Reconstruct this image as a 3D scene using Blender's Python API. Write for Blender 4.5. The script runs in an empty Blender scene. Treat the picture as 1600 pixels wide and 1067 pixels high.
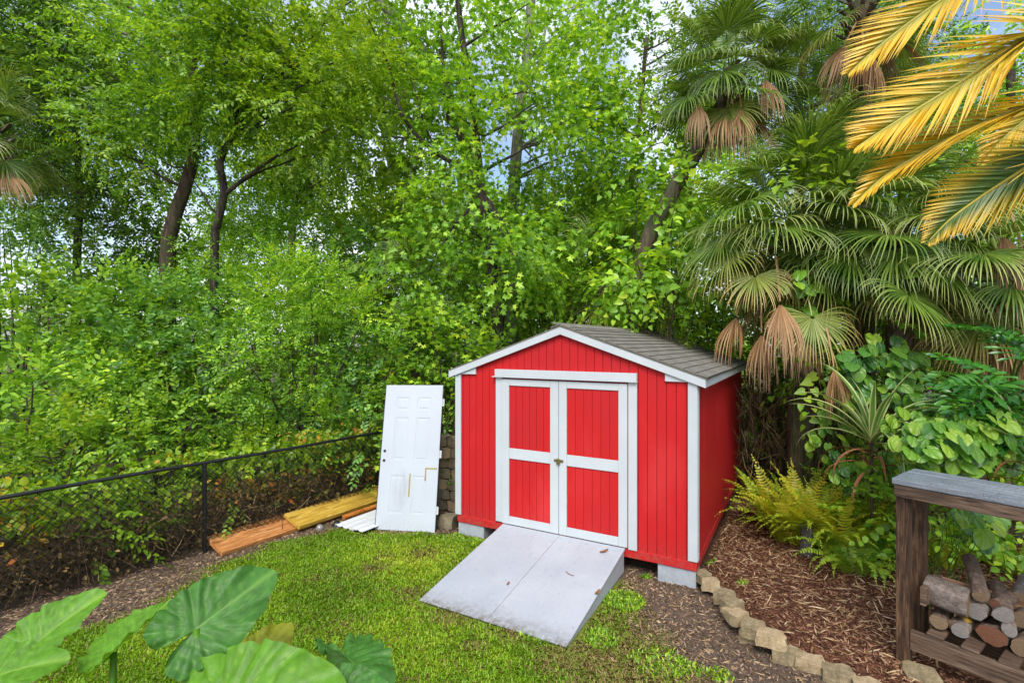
import bpy, math, random
import numpy as np
from mathutils import Vector, Matrix

# ---------------------------------------------------------------- camera, sky, sun, exposure
scene = bpy.context.scene
COL = scene.collection
R = math.radians
FPX, CX, HY, HC = 798.0, 800.0, 535.0, 2.55       # focal length (photo pixels), horizon row, eye height (m)

cam_data = bpy.data.cameras.new('camera')
cam_data.sensor_width = 36.0
cam_data.lens = FPX / 1600.0 * 36.0
cam_data.shift_y = (HY - 533.5) / 1600.0
cam_data.clip_start = 0.05
cam_data.clip_end = 2000.0
cam = bpy.data.objects.new('camera', cam_data)
COL.objects.link(cam)
cam.location = (0, 0, HC)
cam.rotation_euler = (R(90), 0, 0)
scene.camera = cam

SUN_EL, SUN_AZ = 50.0, 190.0     # degrees; azimuth clockwise from +Y (behind the camera, to its left)
world = bpy.data.worlds.new('World')
scene.world = world
world.use_nodes = True
wn, wl = world.node_tree.nodes, world.node_tree.links
wn.clear()
w_out = wn.new('ShaderNodeOutputWorld')
w_bg = wn.new('ShaderNodeBackground')
w_sky = wn.new('ShaderNodeTexSky')
w_sky.sky_type = 'NISHITA'
w_sky.sun_disc = False
w_sky.sun_elevation = R(SUN_EL)
w_sky.sun_rotation = R(SUN_AZ)
w_sky.air_density = 1.0
w_sky.dust_density = 2.0
w_sky.ozone_density = 1.0
w_tc = wn.new('ShaderNodeTexCoord')
w_noise = wn.new('ShaderNodeTexNoise')
w_noise.inputs['Scale'].default_value = 2.6
w_noise.inputs['Detail'].default_value = 7.0
w_noise.inputs['Roughness'].default_value = 0.55
w_ramp = wn.new('ShaderNodeValToRGB')
w_ramp.color_ramp.elements[0].position = 0.44
w_ramp.color_ramp.elements[1].position = 0.66
w_cloud = wn.new('ShaderNodeMixRGB')
w_cloud.inputs['Color2'].default_value = (6.0, 6.25, 6.9, 1)
wl.new(w_tc.outputs['Generated'], w_noise.inputs['Vector'])
wl.new(w_noise.outputs['Fac'], w_ramp.inputs['Fac'])
wl.new(w_ramp.outputs['Color'], w_cloud.inputs['Fac'])
wl.new(w_sky.outputs['Color'], w_cloud.inputs['Color1'])
wl.new(w_cloud.outputs['Color'], w_bg.inputs['Color'])
w_bg.inputs['Strength'].default_value = 0.13
wl.new(w_bg.outputs['Background'], w_out.inputs['Surface'])

sun_data = bpy.data.lights.new('sun', 'SUN')
sun_data.energy = 2.0
sun_data.angle = R(30)
sun_data.color = (1.0, 0.96, 0.9)
sun = bpy.data.objects.new('sun', sun_data)
COL.objects.link(sun)
sd = Vector((math.sin(R(SUN_AZ)) * math.cos(R(SUN_EL)), math.cos(R(SUN_AZ)) * math.cos(R(SUN_EL)), math.sin(R(SUN_EL))))
sun.rotation_euler = sd.to_track_quat('Z', 'Y').to_euler()
sun.location = sd * 40

scene.view_settings.view_transform = 'Standard'
scene.view_settings.look = 'None'
scene.view_settings.exposure = 0.95
scene.view_settings.gamma = 1.0
scene.view_settings.use_curve_mapping = False
scene.cycles.max_bounces = 7
scene.cycles.adaptive_threshold = 0.02
scene.cycles.diffuse_bounces = 5
scene.cycles.glossy_bounces = 2
scene.cycles.transmission_bounces = 4

# ---------------------------------------------------------------- helpers
def P(px, py, Y):
    """the place seen at photo pixel (px, py) at depth Y"""
    return Vector(((px - CX) / FPX * Y, Y, HC - (py - HY) / FPX * Y))

def G(px, py, z=0.0):
    """the place seen at photo pixel (px, py) at height z"""
    Y = FPX * (HC - z) / (py - HY)
    return Vector(((px - CX) / FPX * Y, Y, z))

def tag(o, label=None, cat=None, group=None, kind=None):
    if label: o['label'] = label
    if cat: o['category'] = cat
    if group: o['group'] = group
    if kind: o['kind'] = kind
    return o

def empty(name, loc=(0, 0, 0), rz=0.0, label=None, cat=None, group=None):
    o = bpy.data.objects.new(name, None)
    o.empty_display_size = 0.1
    COL.objects.link(o)
    o.location = loc
    o.rotation_euler = (0, 0, rz)
    return tag(o, label, cat, group)

def link_mesh(name, me, m=None, parent=None, M=None):
    if m is not None and not me.materials:
        for k in (m if isinstance(m, (list, tuple)) else [m]):
            me.materials.append(k)
    o = bpy.data.objects.new(name, me)
    COL.objects.link(o)
    if parent is not None:
        o.parent = parent
    if M is not None:
        o.matrix_local = M
    return o

class MB:
    """collects faces; build() links them as one mesh object"""
    def __init__(self):
        self.v, self.f, self.mi = [], [], []
    def add(self, vs, fs, M=None, mi=0):
        o = len(self.v)
        for p in vs:
            p = Vector(p)
            self.v.append(tuple(M @ p) if M is not None else tuple(p))
        for f in fs:
            self.f.append(tuple(i + o for i in f)); self.mi.append(mi)
        return self
    def box(self, x0, x1, y0, y1, z0, z1, M=None, mi=0):
        vs = [(x0,y0,z0),(x1,y0,z0),(x1,y1,z0),(x0,y1,z0),(x0,y0,z1),(x1,y0,z1),(x1,y1,z1),(x0,y1,z1)]
        return self.add(vs, [(0,3,2,1),(4,5,6,7),(0,1,5,4),(1,2,6,5),(2,3,7,6),(3,0,4,7)], M, mi)
    def prism(self, pts, y0, y1, M=None, mi=0):
        """outline in x,z swept from y0 to y1"""
        n = len(pts)
        vs = [(x, y0, z) for x, z in pts] + [(x, y1, z) for x, z in pts]
        fs = [tuple(range(n)), tuple(range(2*n-1, n-1, -1))] + [(i, i+n, (i+1) % n+n, (i+1) % n) for i in range(n)]
        return self.add(vs, fs, M, mi)
    def tube(self, pts, rad, n=8, cap=True, M=None, mi=0):
        pts = [Vector(p) for p in pts]
        vs, fs = [], []
        ref = Vector((0.3, 0.5, 0.81)).normalized()
        for i, p in enumerate(pts):
            t = (pts[min(i+1, len(pts)-1)] - pts[max(i-1, 0)]).normalized()
            a = t.cross(ref)
            if a.length < 1e-3: a = t.cross(Vector((1, 0, 0)))
            a.normalize(); b = t.cross(a)
            r = rad[i] if isinstance(rad, (list, tuple)) else rad
            for k in range(n):
                an = 2*math.pi*k/n
                vs.append(p + a*(r*math.cos(an)) + b*(r*math.sin(an)))
        for i in range(len(pts)-1):
            for k in range(n):
                fs.append((i*n+k, i*n+(k+1) % n, (i+1)*n+(k+1) % n, (i+1)*n+k))
        if cap:
            fs.append(tuple(range(n-1, -1, -1))); fs.append(tuple((len(pts)-1)*n+k for k in range(n)))
        return self.add(vs, fs, M, mi)
    def mesh(self, name, smooth=False):
        me = bpy.data.meshes.new(name)
        me.from_pydata(self.v, [], self.f)
        if any(self.mi): me.polygons.foreach_set('material_index', self.mi)
        if smooth: me.shade_smooth()
        me.update()
        return me
    def build(self, name, m, parent=None, M=None, bevel=0.0, smooth=False):
        o = link_mesh(name, self.mesh(name, smooth), m, parent, M)
        if bevel > 0:
            b = o.modifiers.new('bevel', 'BEVEL'); b.width = bevel; b.segments = 2; b.limit_method = 'ANGLE'; b.angle_limit = R(35)
        return o

def fast_mesh(name, V, F, fattr=None, pattr=None, smooth=False):
    """V (n,3) float array, F (m,k) int array of equal-sized faces"""
    me = bpy.data.meshes.new(name)
    V = np.ascontiguousarray(V, dtype=np.float32); F = np.ascontiguousarray(F, dtype=np.int32)
    m, k = F.shape
    me.vertices.add(len(V)); me.vertices.foreach_set('co', V.ravel())
    me.loops.add(m*k); me.loops.foreach_set('vertex_index', F.ravel())
    me.polygons.add(m); me.polygons.foreach_set('loop_start', np.arange(0, m*k, k, dtype=np.int32))
    me.update(calc_edges=True)
    for nm, a in (fattr or {}).items():
        at = me.attributes.new(nm, 'FLOAT', 'FACE'); at.data.foreach_set('value', np.ascontiguousarray(a, dtype=np.float32))
    for nm, a in (pattr or {}).items():
        at = me.attributes.new(nm, 'FLOAT', 'POINT'); at.data.foreach_set('value', np.ascontiguousarray(a, dtype=np.float32))
    if smooth: me.shade_smooth()
    return me

def frame(x, up):
    x = Vector(x).normalized(); y = Vector(up).cross(x)
    if y.length < 1e-4: y = Vector((0, 1, 0)).cross(x)
    y.normalize(); z = x.cross(y)
    return Matrix((x, y, z)).transposed()

def mat_at(loc, x, up):
    return Matrix.Translation(Vector(loc)) @ frame(x, up).to_4x4()

def in_poly(X, Y, poly):
    c = np.zeros(X.shape, bool); n = len(poly)
    for i in range(n):
        x0, y0 = poly[i]; x1, y1 = poly[(i+1) % n]
        if y0 == y1: continue
        t = ((y0 > Y) != (y1 > Y)) & (X < (x1-x0)*(Y-y0)/(y1-y0)+x0)
        c ^= t
    return c

def line_dist(X, Y, line):
    d = np.full(X.shape, 1e9)
    for (x0, y0), (x1, y1) in zip(line[:-1], line[1:]):
        dx, dy = x1-x0, y1-y0
        t = np.clip(((X-x0)*dx+(Y-y0)*dy)/(dx*dx+dy*dy+1e-12), 0, 1)
        d = np.minimum(d, np.hypot(X-x0-t*dx, Y-y0-t*dy))
    return d

def sdist(X, Y, poly):
    d = line_dist(X, Y, list(poly)+[poly[0]])
    return np.where(in_poly(X, Y, poly), d, -d)

def sstep(a, b, x):
    t = np.clip((x-a)/(b-a), 0, 1)
    return t*t*(3-2*t)

def vnoise(X, Y, s, seed=0):
    """cheap smooth 2-D noise, about -1..1"""
    r = np.random.RandomState(seed); out = np.zeros(X.shape)
    for k in range(6):
        a = r.uniform(0, 6.28); f = s*r.uniform(0.6, 1.9)
        out += np.sin((X*math.cos(a)+Y*math.sin(a))*f+r.uniform(0, 6.28))*np.cos((Y*math.cos(a)-X*math.sin(a))*f*0.8+r.uniform(0, 6.28))
    return out/2.4

# ---------------------------------------------------------------- materials
class NT:
    def __init__(self, name):
        self.m = bpy.data.materials.new(name); self.m.use_nodes = True
        self.n, self.l = self.m.node_tree.nodes, self.m.node_tree.links
        self.n.clear()
        self.out = self.n.new('ShaderNodeOutputMaterial')
    def node(self, t, **kw):
        nd = self.n.new(t)
        for k, v in kw.items():
            if k in nd.inputs: 
                self.put(nd.inputs[k], v)
            else: setattr(nd, k, v)
        return nd
    def put(self, sock, v):
        if hasattr(v, 'is_output'): self.l.new(v, sock)
        else: sock.default_value = v
    def coord(self, kind='Object', scale=(1, 1, 1), rot=(0, 0, 0)):
        tc = self.n.new('ShaderNodeTexCoord'); mp = self.n.new('ShaderNodeMapping')
        mp.inputs['Scale'].default_value = scale; mp.inputs['Rotation'].default_value = rot
        self.l.new(tc.outputs[kind], mp.inputs['Vector'])
        return mp.outputs['Vector']
    def pos(self):
        return self.n.new('ShaderNodeNewGeometry').outputs['Position']
    def noise(self, vec, scale, detail=4, rough=0.55, dist=0.0):
        nd = self.n.new('ShaderNodeTexNoise')
        nd.inputs['Scale'].default_value = scale; nd.inputs['Detail'].default_value = detail
        nd.inputs['Roughness'].default_value = rough; nd.inputs['Distortion'].default_value = dist
        if vec is not None: self.l.new(vec, nd.inputs['Vector'])
        return nd.outputs['Fac']
    def ramp(self, fac, stops):
        nd = self.n.new('ShaderNodeValToRGB'); e = nd.color_ramp.elements
        while len(e) < len(stops): e.new(0.5)
        for i, (p, c) in enumerate(stops):
            e[i].position = p
            e[i].color = (c, c, c, 1) if isinstance(c, (int, float)) else (*c, 1)
        self.l.new(fac, nd.inputs['Fac'])
        return nd.outputs['Color']
    def mix(self, fac, a, b, mode='MIX'):
        nd = self.n.new('ShaderNodeMixRGB'); nd.blend_type = mode
        for s, v in (('Fac', fac), ('Color1', a), ('Color2', b)):
            if isinstance(v, tuple): v = (*v, 1)
            self.put(nd.inputs[s], v)
        return nd.outputs['Color']
    def math(self, op, a, b=0.0):
        nd = self.n.new('ShaderNodeMath'); nd.operation = op
        self.put(nd.inputs[0], a); self.put(nd.inputs[1], b)
        return nd.outputs['Value']
    def attr(self, name):
        nd = self.n.new('ShaderNodeAttribute'); nd.attribute_name = name
        return nd.outputs['Fac']
    def bump(self, h, strength=0.4, dist=0.01):
        nd = self.n.new('ShaderNodeBump')
        nd.inputs['Strength'].default_value = strength; nd.inputs['Distance'].default_value = dist
        self.l.new(h, nd.inputs['Height'])
        return nd.outputs['Normal']
    def bsdf(self, color, rough=0.6, normal=None, spec=0.4, metal=0.0):
        b = self.n.new('ShaderNodeBsdfPrincipled')
        self.put(b.inputs['Base Color'], (*color, 1) if isinstance(color, tuple) else color)
        self.put(b.inputs['Roughness'], rough)
        b.inputs['Specular IOR Level'].default_value = spec
        b.inputs['Metallic'].default_value = metal
        if normal is not None: self.l.new(normal, b.inputs['Normal'])
        return b.outputs['BSDF']
    def done(self, sh):
        self.l.new(sh, self.out.inputs['Surface'])
        return self.m

def paint_mat(name, base, var=0.12, rough=0.5, grain=(60, 60, 6), bump=0.35, dirt=None, dirt_amt=0.25):
    t = NT(name)
    v = t.coord('Object', grain)
    g = t.noise(v, 1.0, 5, 0.6, 0.6)
    big = t.noise(t.coord('Object'), 2.3, 5)
    lo = tuple(c*(1-var) for c in base); hi = tuple(min(1, c*(1+var)) for c in base)
    c = t.ramp(big, [(0.3, lo), (0.7, hi)])
    if dirt:
        sp = t.noise(t.coord('Object'), 9.0, 8, 0.7)
        c = t.mix(t.math('MULTIPLY', t.ramp(sp, [(0.55, 0.0), (0.75, 1.0)]), dirt_amt), c, dirt)
    rr = t.math('ADD', t.math('MULTIPLY', g, 0.2), rough-0.1)
    return t.done(t.bsdf(c, rr, t.bump(g, bump, 0.004)))

def wood_mat(name, lo, mid, hi, rough=0.6, scale=(2, 22, 22), bump=0.5, rings=1.0, wet=None):
    t = NT(name)
    v = t.coord('Object', scale)
    g = t.noise(v, 1.0, 7, 0.65, 1.5)
    f = t.noise(t.coord('Object', (scale[0]*3, scale[1]*7, scale[2]*7)), 1.0, 3, 0.6)
    h = t.math('ADD', t.math('MULTIPLY', g, 0.7), t.math('MULTIPLY', f, 0.3))
    c = t.ramp(h, [(0.39, lo), (0.5, mid), (0.61, hi)])
    if wet:
        sp = t.noise(t.coord('Object'), 3.0, 6, 0.65)
        c = t.mix(t.ramp(sp, [(0.45, 0.0), (0.62, 0.8)]), c, wet)
    return t.done(t.bsdf(c, rough, t.bump(h, bump, 0.006)))

def speck_mat(name, cols, s1=14, s2=60, rough=0.9, bump=0.7, dist=0.01, spec=0.25):
    t = NT(name)
    v = t.coord('Object')
    a = t.noise(v, s1, 8, 0.7); b = t.noise(v, s2, 4, 0.7)
    h = t.math('ADD', t.math('MULTIPLY', a, 0.65), t.math('MULTIPLY', b, 0.35))
    n = len(cols)
    c = t.ramp(h, [(0.30+0.40*i/(n-1), q) for i, q in enumerate(cols)])
    return t.done(t.bsdf(c, rough, t.bump(h, bump, dist), spec))

def leaf_mat(name, cols, rough=0.38, trans=0.42, spec=0.45, w2=0.5, tint=(1.25, 1.2, 0.45)):
    """per-leaf ('rnd') and per-cluster ('rnd2') variation of the leaf's own colour"""
    t = NT(name)
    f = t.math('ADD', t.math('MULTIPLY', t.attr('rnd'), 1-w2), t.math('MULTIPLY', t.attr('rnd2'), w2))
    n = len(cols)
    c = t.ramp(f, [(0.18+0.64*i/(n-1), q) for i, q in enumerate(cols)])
    b = t.bsdf(c, rough, None, spec)
    tr = t.node('ShaderNodeBsdfTranslucent', Color=t.mix(1.0, c, tint, 'MULTIPLY'))
    ms = t.node('ShaderNodeMixShader')
    ms.inputs['Fac'].default_value = trans
    t.l.new(b, ms.inputs[1]); t.l.new(tr.outputs['BSDF'], ms.inputs[2])
    return t.done(ms.outputs['Shader'])

RED = (0.47, 0.014, 0.016)
def siding_mat():
    """textured red siding: embossed stipple, slight fading, mud splash near the foot and a few runs"""
    t = NT('red_paint')
    v = t.coord('Object')
    st = t.noise(t.coord('Object', (70, 70, 22)), 1.0, 6, 0.65, 1.2)
    fade = t.noise(t.coord('Object', (1.2, 1.2, 0.5)), 1.0, 5, 0.6)
    board = t.noise(t.coord('Object', (9.8, 9.8, 0.05)), 1.0, 1, 0.5)
    c = t.ramp(fade, [(0.30, (0.40, 0.018, 0.022)), (0.55, RED), (0.75, (0.54, 0.034, 0.036))])
    c = t.mix(t.math('MULTIPLY', t.ramp(board, [(0.35, 0.0), (0.65, 1.0)]), 0.22), c, (0.36, 0.016, 0.02))
    runs = t.ramp(t.noise(t.coord('Object', (34, 34, 1.1)), 1.0, 4, 0.6), [(0.60, 0.0), (0.72, 1.0)])
    c = t.mix(t.math('MULTIPLY', runs, 0.20), c, (0.22, 0.02, 0.02))
    sp = t.node('ShaderNodeSeparateXYZ'); t.l.new(v, sp.inputs[0])
    low = t.math('SUBTRACT', 1.0, t.math('MINIMUM', t.math('MULTIPLY', t.math('MAXIMUM', t.math('SUBTRACT', sp.outputs['Z'], 0.16), 0.0), 2.6), 1.0))
    mud = t.math('MULTIPLY', t.math('MULTIPLY', low, low), t.ramp(t.noise(v, 26, 7, 0.75), [(0.46, 0.0), (0.62, 0.75)]))
    c = t.mix(mud, c, (0.20, 0.10, 0.07))
    glint_fleck = t.ramp(t.noise(v, 120, 2, 0.5), [(0.68, 0.0), (0.74, 0.55)])  # paler specks painted in for the highlights on the stipple
    c = t.mix(t.math('MULTIPLY', glint_fleck, 0.3), c, (0.62, 0.14, 0.13))
    return t.done(t.bsdf(c, t.math('ADD', t.math('MULTIPLY', st, 0.3), 0.42), t.bump(st, 0.6, 0.005), 0.15))
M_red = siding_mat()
M_red_dark = paint_mat('red_groove', (0.36, 0.010, 0.012), 0.1, 0.6)
M_white = paint_mat('white_paint', (0.45, 0.49, 0.515), 0.05, 0.5, (70, 70, 7), 0.35, (0.45, 0.46, 0.45), 0.15)
M_ramp = paint_mat('grey_ramp_paint', (0.34, 0.37, 0.405), 0.07, 0.55, (40, 6, 40), 0.3, (0.25, 0.26, 0.28), 0.55)
M_block = speck_mat('painted_concrete', [(0.22, 0.24, 0.27), (0.31, 0.34, 0.375), (0.38, 0.41, 0.44)], 9, 70)
M_shingle = speck_mat('asphalt_shingle', [(0.075, 0.075, 0.062), (0.165, 0.155, 0.132), (0.27, 0.255, 0.225)], 3.2, 160, 0.95, 0.8, 0.004)
M_black = paint_mat('black_vinyl', (0.012, 0.013, 0.014), 0.2, 0.4)
M_steel = NT('dull_steel'); M_steel = M_steel.done(M_steel.bsdf((0.35, 0.34, 0.32), 0.4, None, 0.5, 0.9))
M_brass = NT('brass'); M_brass = M_brass.done(M_brass.bsdf((0.35, 0.28, 0.12), 0.35, None, 0.5, 0.9))
# ---------------------------------------------------------------- ground
rng0 = np.random.RandomState(11)
def gxy(px, py): 
    g = G(px, py); return (g.x, g.y)
LAWN = [gxy(-60, 1067), gxy(60, 1000), gxy(235, 955), gxy(330, 892), gxy(430, 852), gxy(525, 826), gxy(600, 832), gxy(690, 836), gxy(765, 838),
        gxy(800, 860), gxy(960, 905), gxy(985, 935), gxy(1005, 985), gxy(1075, 1067), gxy(1120, 1300), gxy(300, 1500), gxy(-400, 1300)]
STONE_PX = [(1094, 900), (1118, 912), (1140, 935), (1152, 962), (1180, 982), (1214, 996), (1252, 1022), (1300, 1040), (1352, 1062)]
STONE_LINE = [gxy(*p) for p in STONE_PX]
BED = STONE_LINE + [gxy(1420, 1120), (6.5, 2.2), (9, 6), (7.5, 11.5), (4.6, 10.2), gxy(1094, 880)]

def height(X, Y):
    X = np.asarray(X, float); Y = np.asarray(Y, float)
    h = 0.012*vnoise(X, Y, 1.6, 3)+0.006*vnoise(X, Y, 5.0, 4)
    h = h + 0.085*sstep(0.03, 0.22, sdist(X, Y, BED))
    h = h - 0.02*sstep(0.05, -0.6, np.minimum(sdist(X, Y, LAWN), 0.05))
    return h

def hz(x, y): return float(height(np.array([x]), np.array([y]))[0])

def grid_axis(a, b, step, far, n=14):
    fine = np.arange(a, b, step)
    g = np.geomspace(0.3, far, n)
    return np.concatenate([a-g[::-1], fine, fine[-1]+g])
gx = grid_axis(-7, 7.5, 0.07, 300); gy = grid_axis(1.5, 13, 0.07, 300)
GX, GY = np.meshgrid(gx, gy)
GZ = height(GX, GY)
nx, ny = len(gx), len(gy)
idx = np.arange(nx*ny).reshape(ny, nx)
GF = np.stack([idx[:-1, :-1], idx[:-1, 1:], idx[1:, 1:], idx[1:, :-1]], -1).reshape(-1, 4)
lawn_a = sstep(-0.18, 0.12, sdist(GX, GY, LAWN)+0.10*vnoise(GX, GY, 7.0, 5))
bed_a = sstep(-0.05, 0.06, sdist(GX, GY, BED)+0.03*vnoise(GX, GY, 9.0, 6))
t = NT('earth')
pv = t.pos()
n1 = t.noise(pv, 34, 8, 0.75); n2 = t.noise(pv, 3.0, 4); n3 = t.noise(pv, 120, 3, 0.7)
soil = t.ramp(n1, [(0.30, (0.03, 0.022, 0.015)), (0.48, (0.10, 0.072, 0.050)), (0.62, (0.21, 0.148, 0.10)), (0.74, (0.36, 0.27, 0.19))])
soil = t.mix(t.ramp(n2, [(0.4, 0.0), (0.7, 0.55)]), soil, (0.13, 0.10, 0.085))
turf = t.ramp(n1, [(0.32, (0.05, 0.075, 0.010)), (0.5, (0.15, 0.20, 0.022)), (0.7, (0.30, 0.28, 0.07))])
mulch = t.ramp(n1, [(0.30, (0.022, 0.010, 0.006)), (0.48, (0.10, 0.040, 0.022)), (0.62, (0.22, 0.095, 0.048)), (0.75, (0.36, 0.21, 0.12))])
c = t.mix(t.attr('lawn'), soil, turf)
c = t.mix(t.attr('bed'), c, mulch)
hh = t.math('ADD', n1, t.math('MULTIPLY', n3, 0.5))
M_ground = t.done(t.bsdf(c, 0.9, t.bump(hh, 0.9, 0.025), 0.2))
ground = link_mesh('ground', fast_mesh('ground', np.stack([GX.ravel(), GY.ravel(), GZ.ravel()], -1), GF,
                   None, {'lawn': lawn_a.ravel(), 'bed': bed_a.ravel()}, True), M_ground)
tag(ground, 'brown earth yard with leaf litter and mulch', 'ground', None, 'structure')

# ---------------------------------------------------------------- shed (local frame: x along the front, y into the shed)
W, D = 3.05, 4.6
PL = Vector((-0.735, 6.82, 0)); A1 = math.atan2(-0.493, 0.870)
shed = empty('garden_shed', PL, A1, 'red wooden garden shed with white trim, double doors and shingled gable roof', 'shed')
ZB, ZE, ZR, OV = 0.25, 2.17, 2.70, 0.10      # siding foot, wall top at the eave, roof underside at the ridge, eave overhang
SL = (ZR-ZE)/(W/2)
def gz(s): return ZR-abs(s-W/2)*SL
DX0, DX1, DZ0, DZ1 = 0.66, 2.38, 0.28, 2.09
front = MB().prism([(0.02, ZB+0.02), (W-0.02, ZB+0.02), (W-0.02, gz(0)-0.03), (W/2, ZR-0.03), (0.02, gz(0)-0.03)], 0.018, 0.06).build('front_wall', M_red_dark, shed)
nb = 30; bw = W/nb
for i in range(nb):
    s0, s1 = i*bw+0.0025, (i+1)*bw-0.0025
    zb = ZB if (s1 < DX0+0.02 or s0 > DX1-0.02) else DZ1-0.02
    pts = [(s0, zb), (s1, zb), (s1, gz(s1)-0.004)]
    if s0 < W/2 < s1: pts.append((W/2, ZR-0.004))
    pts.append((s0, gz(s0)-0.004))
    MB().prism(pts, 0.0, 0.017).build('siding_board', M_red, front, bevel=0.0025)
# side walls: closely grooved sheets, grooves too fine to pick apart
for nm, xo, sg in (('side_wall', W, 1), ('side_wall', 0.0, -1)):
    mb = MB()
    x0, x1 = (W-0.06, W-0.016) if sg > 0 else (0.016, 0.06)
    mb.box(x0, x1, 0.06, D-0.02, ZB+0.01, gz(0)-0.035, mi=1)
    k = int(D/0.1016)
    for j in range(k):
        y0 = 0.012+j*(D-0.03)/k
        xa, xb = (W-0.014, W) if sg > 0 else (0.0, 0.014)
        mb.box(xa, xb, y0, y0+(D-0.03)/k-0.007, ZB, gz(0)-0.03)
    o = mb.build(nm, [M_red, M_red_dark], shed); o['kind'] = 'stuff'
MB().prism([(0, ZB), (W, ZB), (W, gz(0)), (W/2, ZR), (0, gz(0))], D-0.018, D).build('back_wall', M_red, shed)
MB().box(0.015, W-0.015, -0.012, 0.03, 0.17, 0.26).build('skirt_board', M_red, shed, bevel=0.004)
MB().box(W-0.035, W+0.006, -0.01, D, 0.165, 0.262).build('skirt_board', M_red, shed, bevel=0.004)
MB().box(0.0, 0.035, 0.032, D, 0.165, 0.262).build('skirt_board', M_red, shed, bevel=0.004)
MB().box(0.04, W-0.04, 0.035, D-0.03, 0.17, 0.24).build('floor_frame', M_red_dark, shed)
for x0, x1 in ((-0.012, 0.078), (W-0.08, W+0.014)):
    MB().box(x0, x1, -0.024, -0.003, 0.27, ZE-0.03).build('corner_trim', M_white, shed, bevel=0.003)
MB().box(W+0.002, W+0.020, -0.002, 0.075, 0.27, ZE-0.03).build('corner_trim', M_white, shed, bevel=0.003)
# gable returns and fascia boards
FZ = 0.088
def slope_pts(s0, s1, dz0, dz1): return [(s0, gz(s0)+dz0), (s1, gz(s1)+dz0), (s1, gz(s1)+dz1), (s0, gz(s0)+dz1)]
for sgn in (-1, 1):
    a = (lambda s: s) if sgn < 0 else (lambda s: W-s)
    zr = 2.135
    pts = [(a(-OV+0.01), zr), (a(0.315), zr), (a(0.315), gz(0.315)-0.012), (a(-OV+0.01), gz(-OV)-0.012+0.004)]
    MB().prism(pts if sgn < 0 else pts[::-1], -0.028, -0.002).build('gable_return', M_white, shed, bevel=0.003)
    p = slope_pts(-OV, W/2, -0.055, FZ-0.055)
    p = [(a(x), z) for x, z in p]
    MB().prism(p if sgn < 0 else p[::-1], -0.052, -0.030).build('fascia_board', M_white, shed, bevel=0.003)
    x0, x1 = (-OV, -OV+0.02) if sgn < 0 else (W+OV-0.02, W+OV)
    MB().box(x0, x1, -0.029, D+0.05, gz(-OV)-0.052, gz(-OV)+0.026).build('eave_board', M_white, shed, bevel=0.003)
# roof
roof_mb = MB()
for sgn in (-1, 1):
    a = (lambda s: s) if sgn < 0 else (lambda s: W-s)
    p = [(a(x), z) for x, z in slope_pts(-OV-0.01, W/2, 0.034, 0.048)]
    roof_mb.prism(p if sgn < 0 else p[::-1], -0.056, D+0.06)
roof = roof_mb.build('roof', M_shingle, shed)
ang = math.atan(SL); slope_len = (W/2+OV+0.02)/math.cos(ang)
rr = random.Random(5)
shm = []
for v in range(5):
    mb = MB(); L = 0.905
    dz = [rr.uniform(-0.001, 0.0015) for _ in range(4)]
    # a strip with three tabs, front edge thick
    for k in range(3):
        x0, x1 = k*L/3+0.0015, (k+1)*L/3-0.0015
        j = rr.uniform(-0.004, 0.004)
        mb.add([(x0, j, 0.001), (x1, j, 0.001), (x1, 0.19, -0.010), (x0, 0.19, -0.010), (x0, j, 0.011+dz[k]), (x1, j, 0.011+dz[k+1]), (x1, 0.19, -0.004), (x0, 0.19, -0.004)],
               [(0,3,2,1),(4,5,6,7),(0,1,5,4),(1,2,6,5),(2,3,7,6),(3,0,4,7)])
    me = mb.mesh('shingle'); me.materials.append(M_shingle); shm.append(me)
EXPO = 0.128
for sgn in (1, -1):
    ncourse = int(slope_len/EXPO)
    for c_ in range(ncourse+1):
        dist = c_*EXPO
        if dist > slope_len-0.05: continue
        y = -0.062-rr.choice([0.0, 0.3, 0.6, 0.15, 0.45])
        while y < D+0.06:
            s = (W+OV+0.016)-dist*math.cos(ang); z = gz(-OV)+0.052+dist*math.sin(ang)
            if sgn < 0: s = W-s
            # local shingle axes: x along the eave, y up the slope
            ux = Vector((0, 1, 0)) if sgn > 0 else Vector((0, -1, 0))
            uy = Vector((-math.cos(ang)*sgn, 0, math.sin(ang)))
            uz = ux.cross(uy)
            L = 0.905
            ya = max(y, -0.062); yb = min(y+L, D+0.06)
            if yb-ya > 0.03:
                o_y = ya if sgn > 0 else yb
                M = Matrix.Translation((s, o_y, z)) @ Matrix((ux, uy, uz)).transposed().to_4x4() @ Matrix.Diagonal(((yb-ya)/L, 1, 1, 1))
                if sgn > 0:
                    o = link_mesh('shingle', rr.choice(shm), None, roof, M)
            y += L
MB().prism([(W/2-0.12, ZR+0.02), (W/2, ZR+0.060), (W/2+0.12, ZR+0.02), (W/2+0.12, ZR+0.032), (W/2, ZR+0.072), (W/2-0.12, ZR+0.032)], -0.06, D+0.06).build('ridge_cap', M_shingle, roof)
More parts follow.
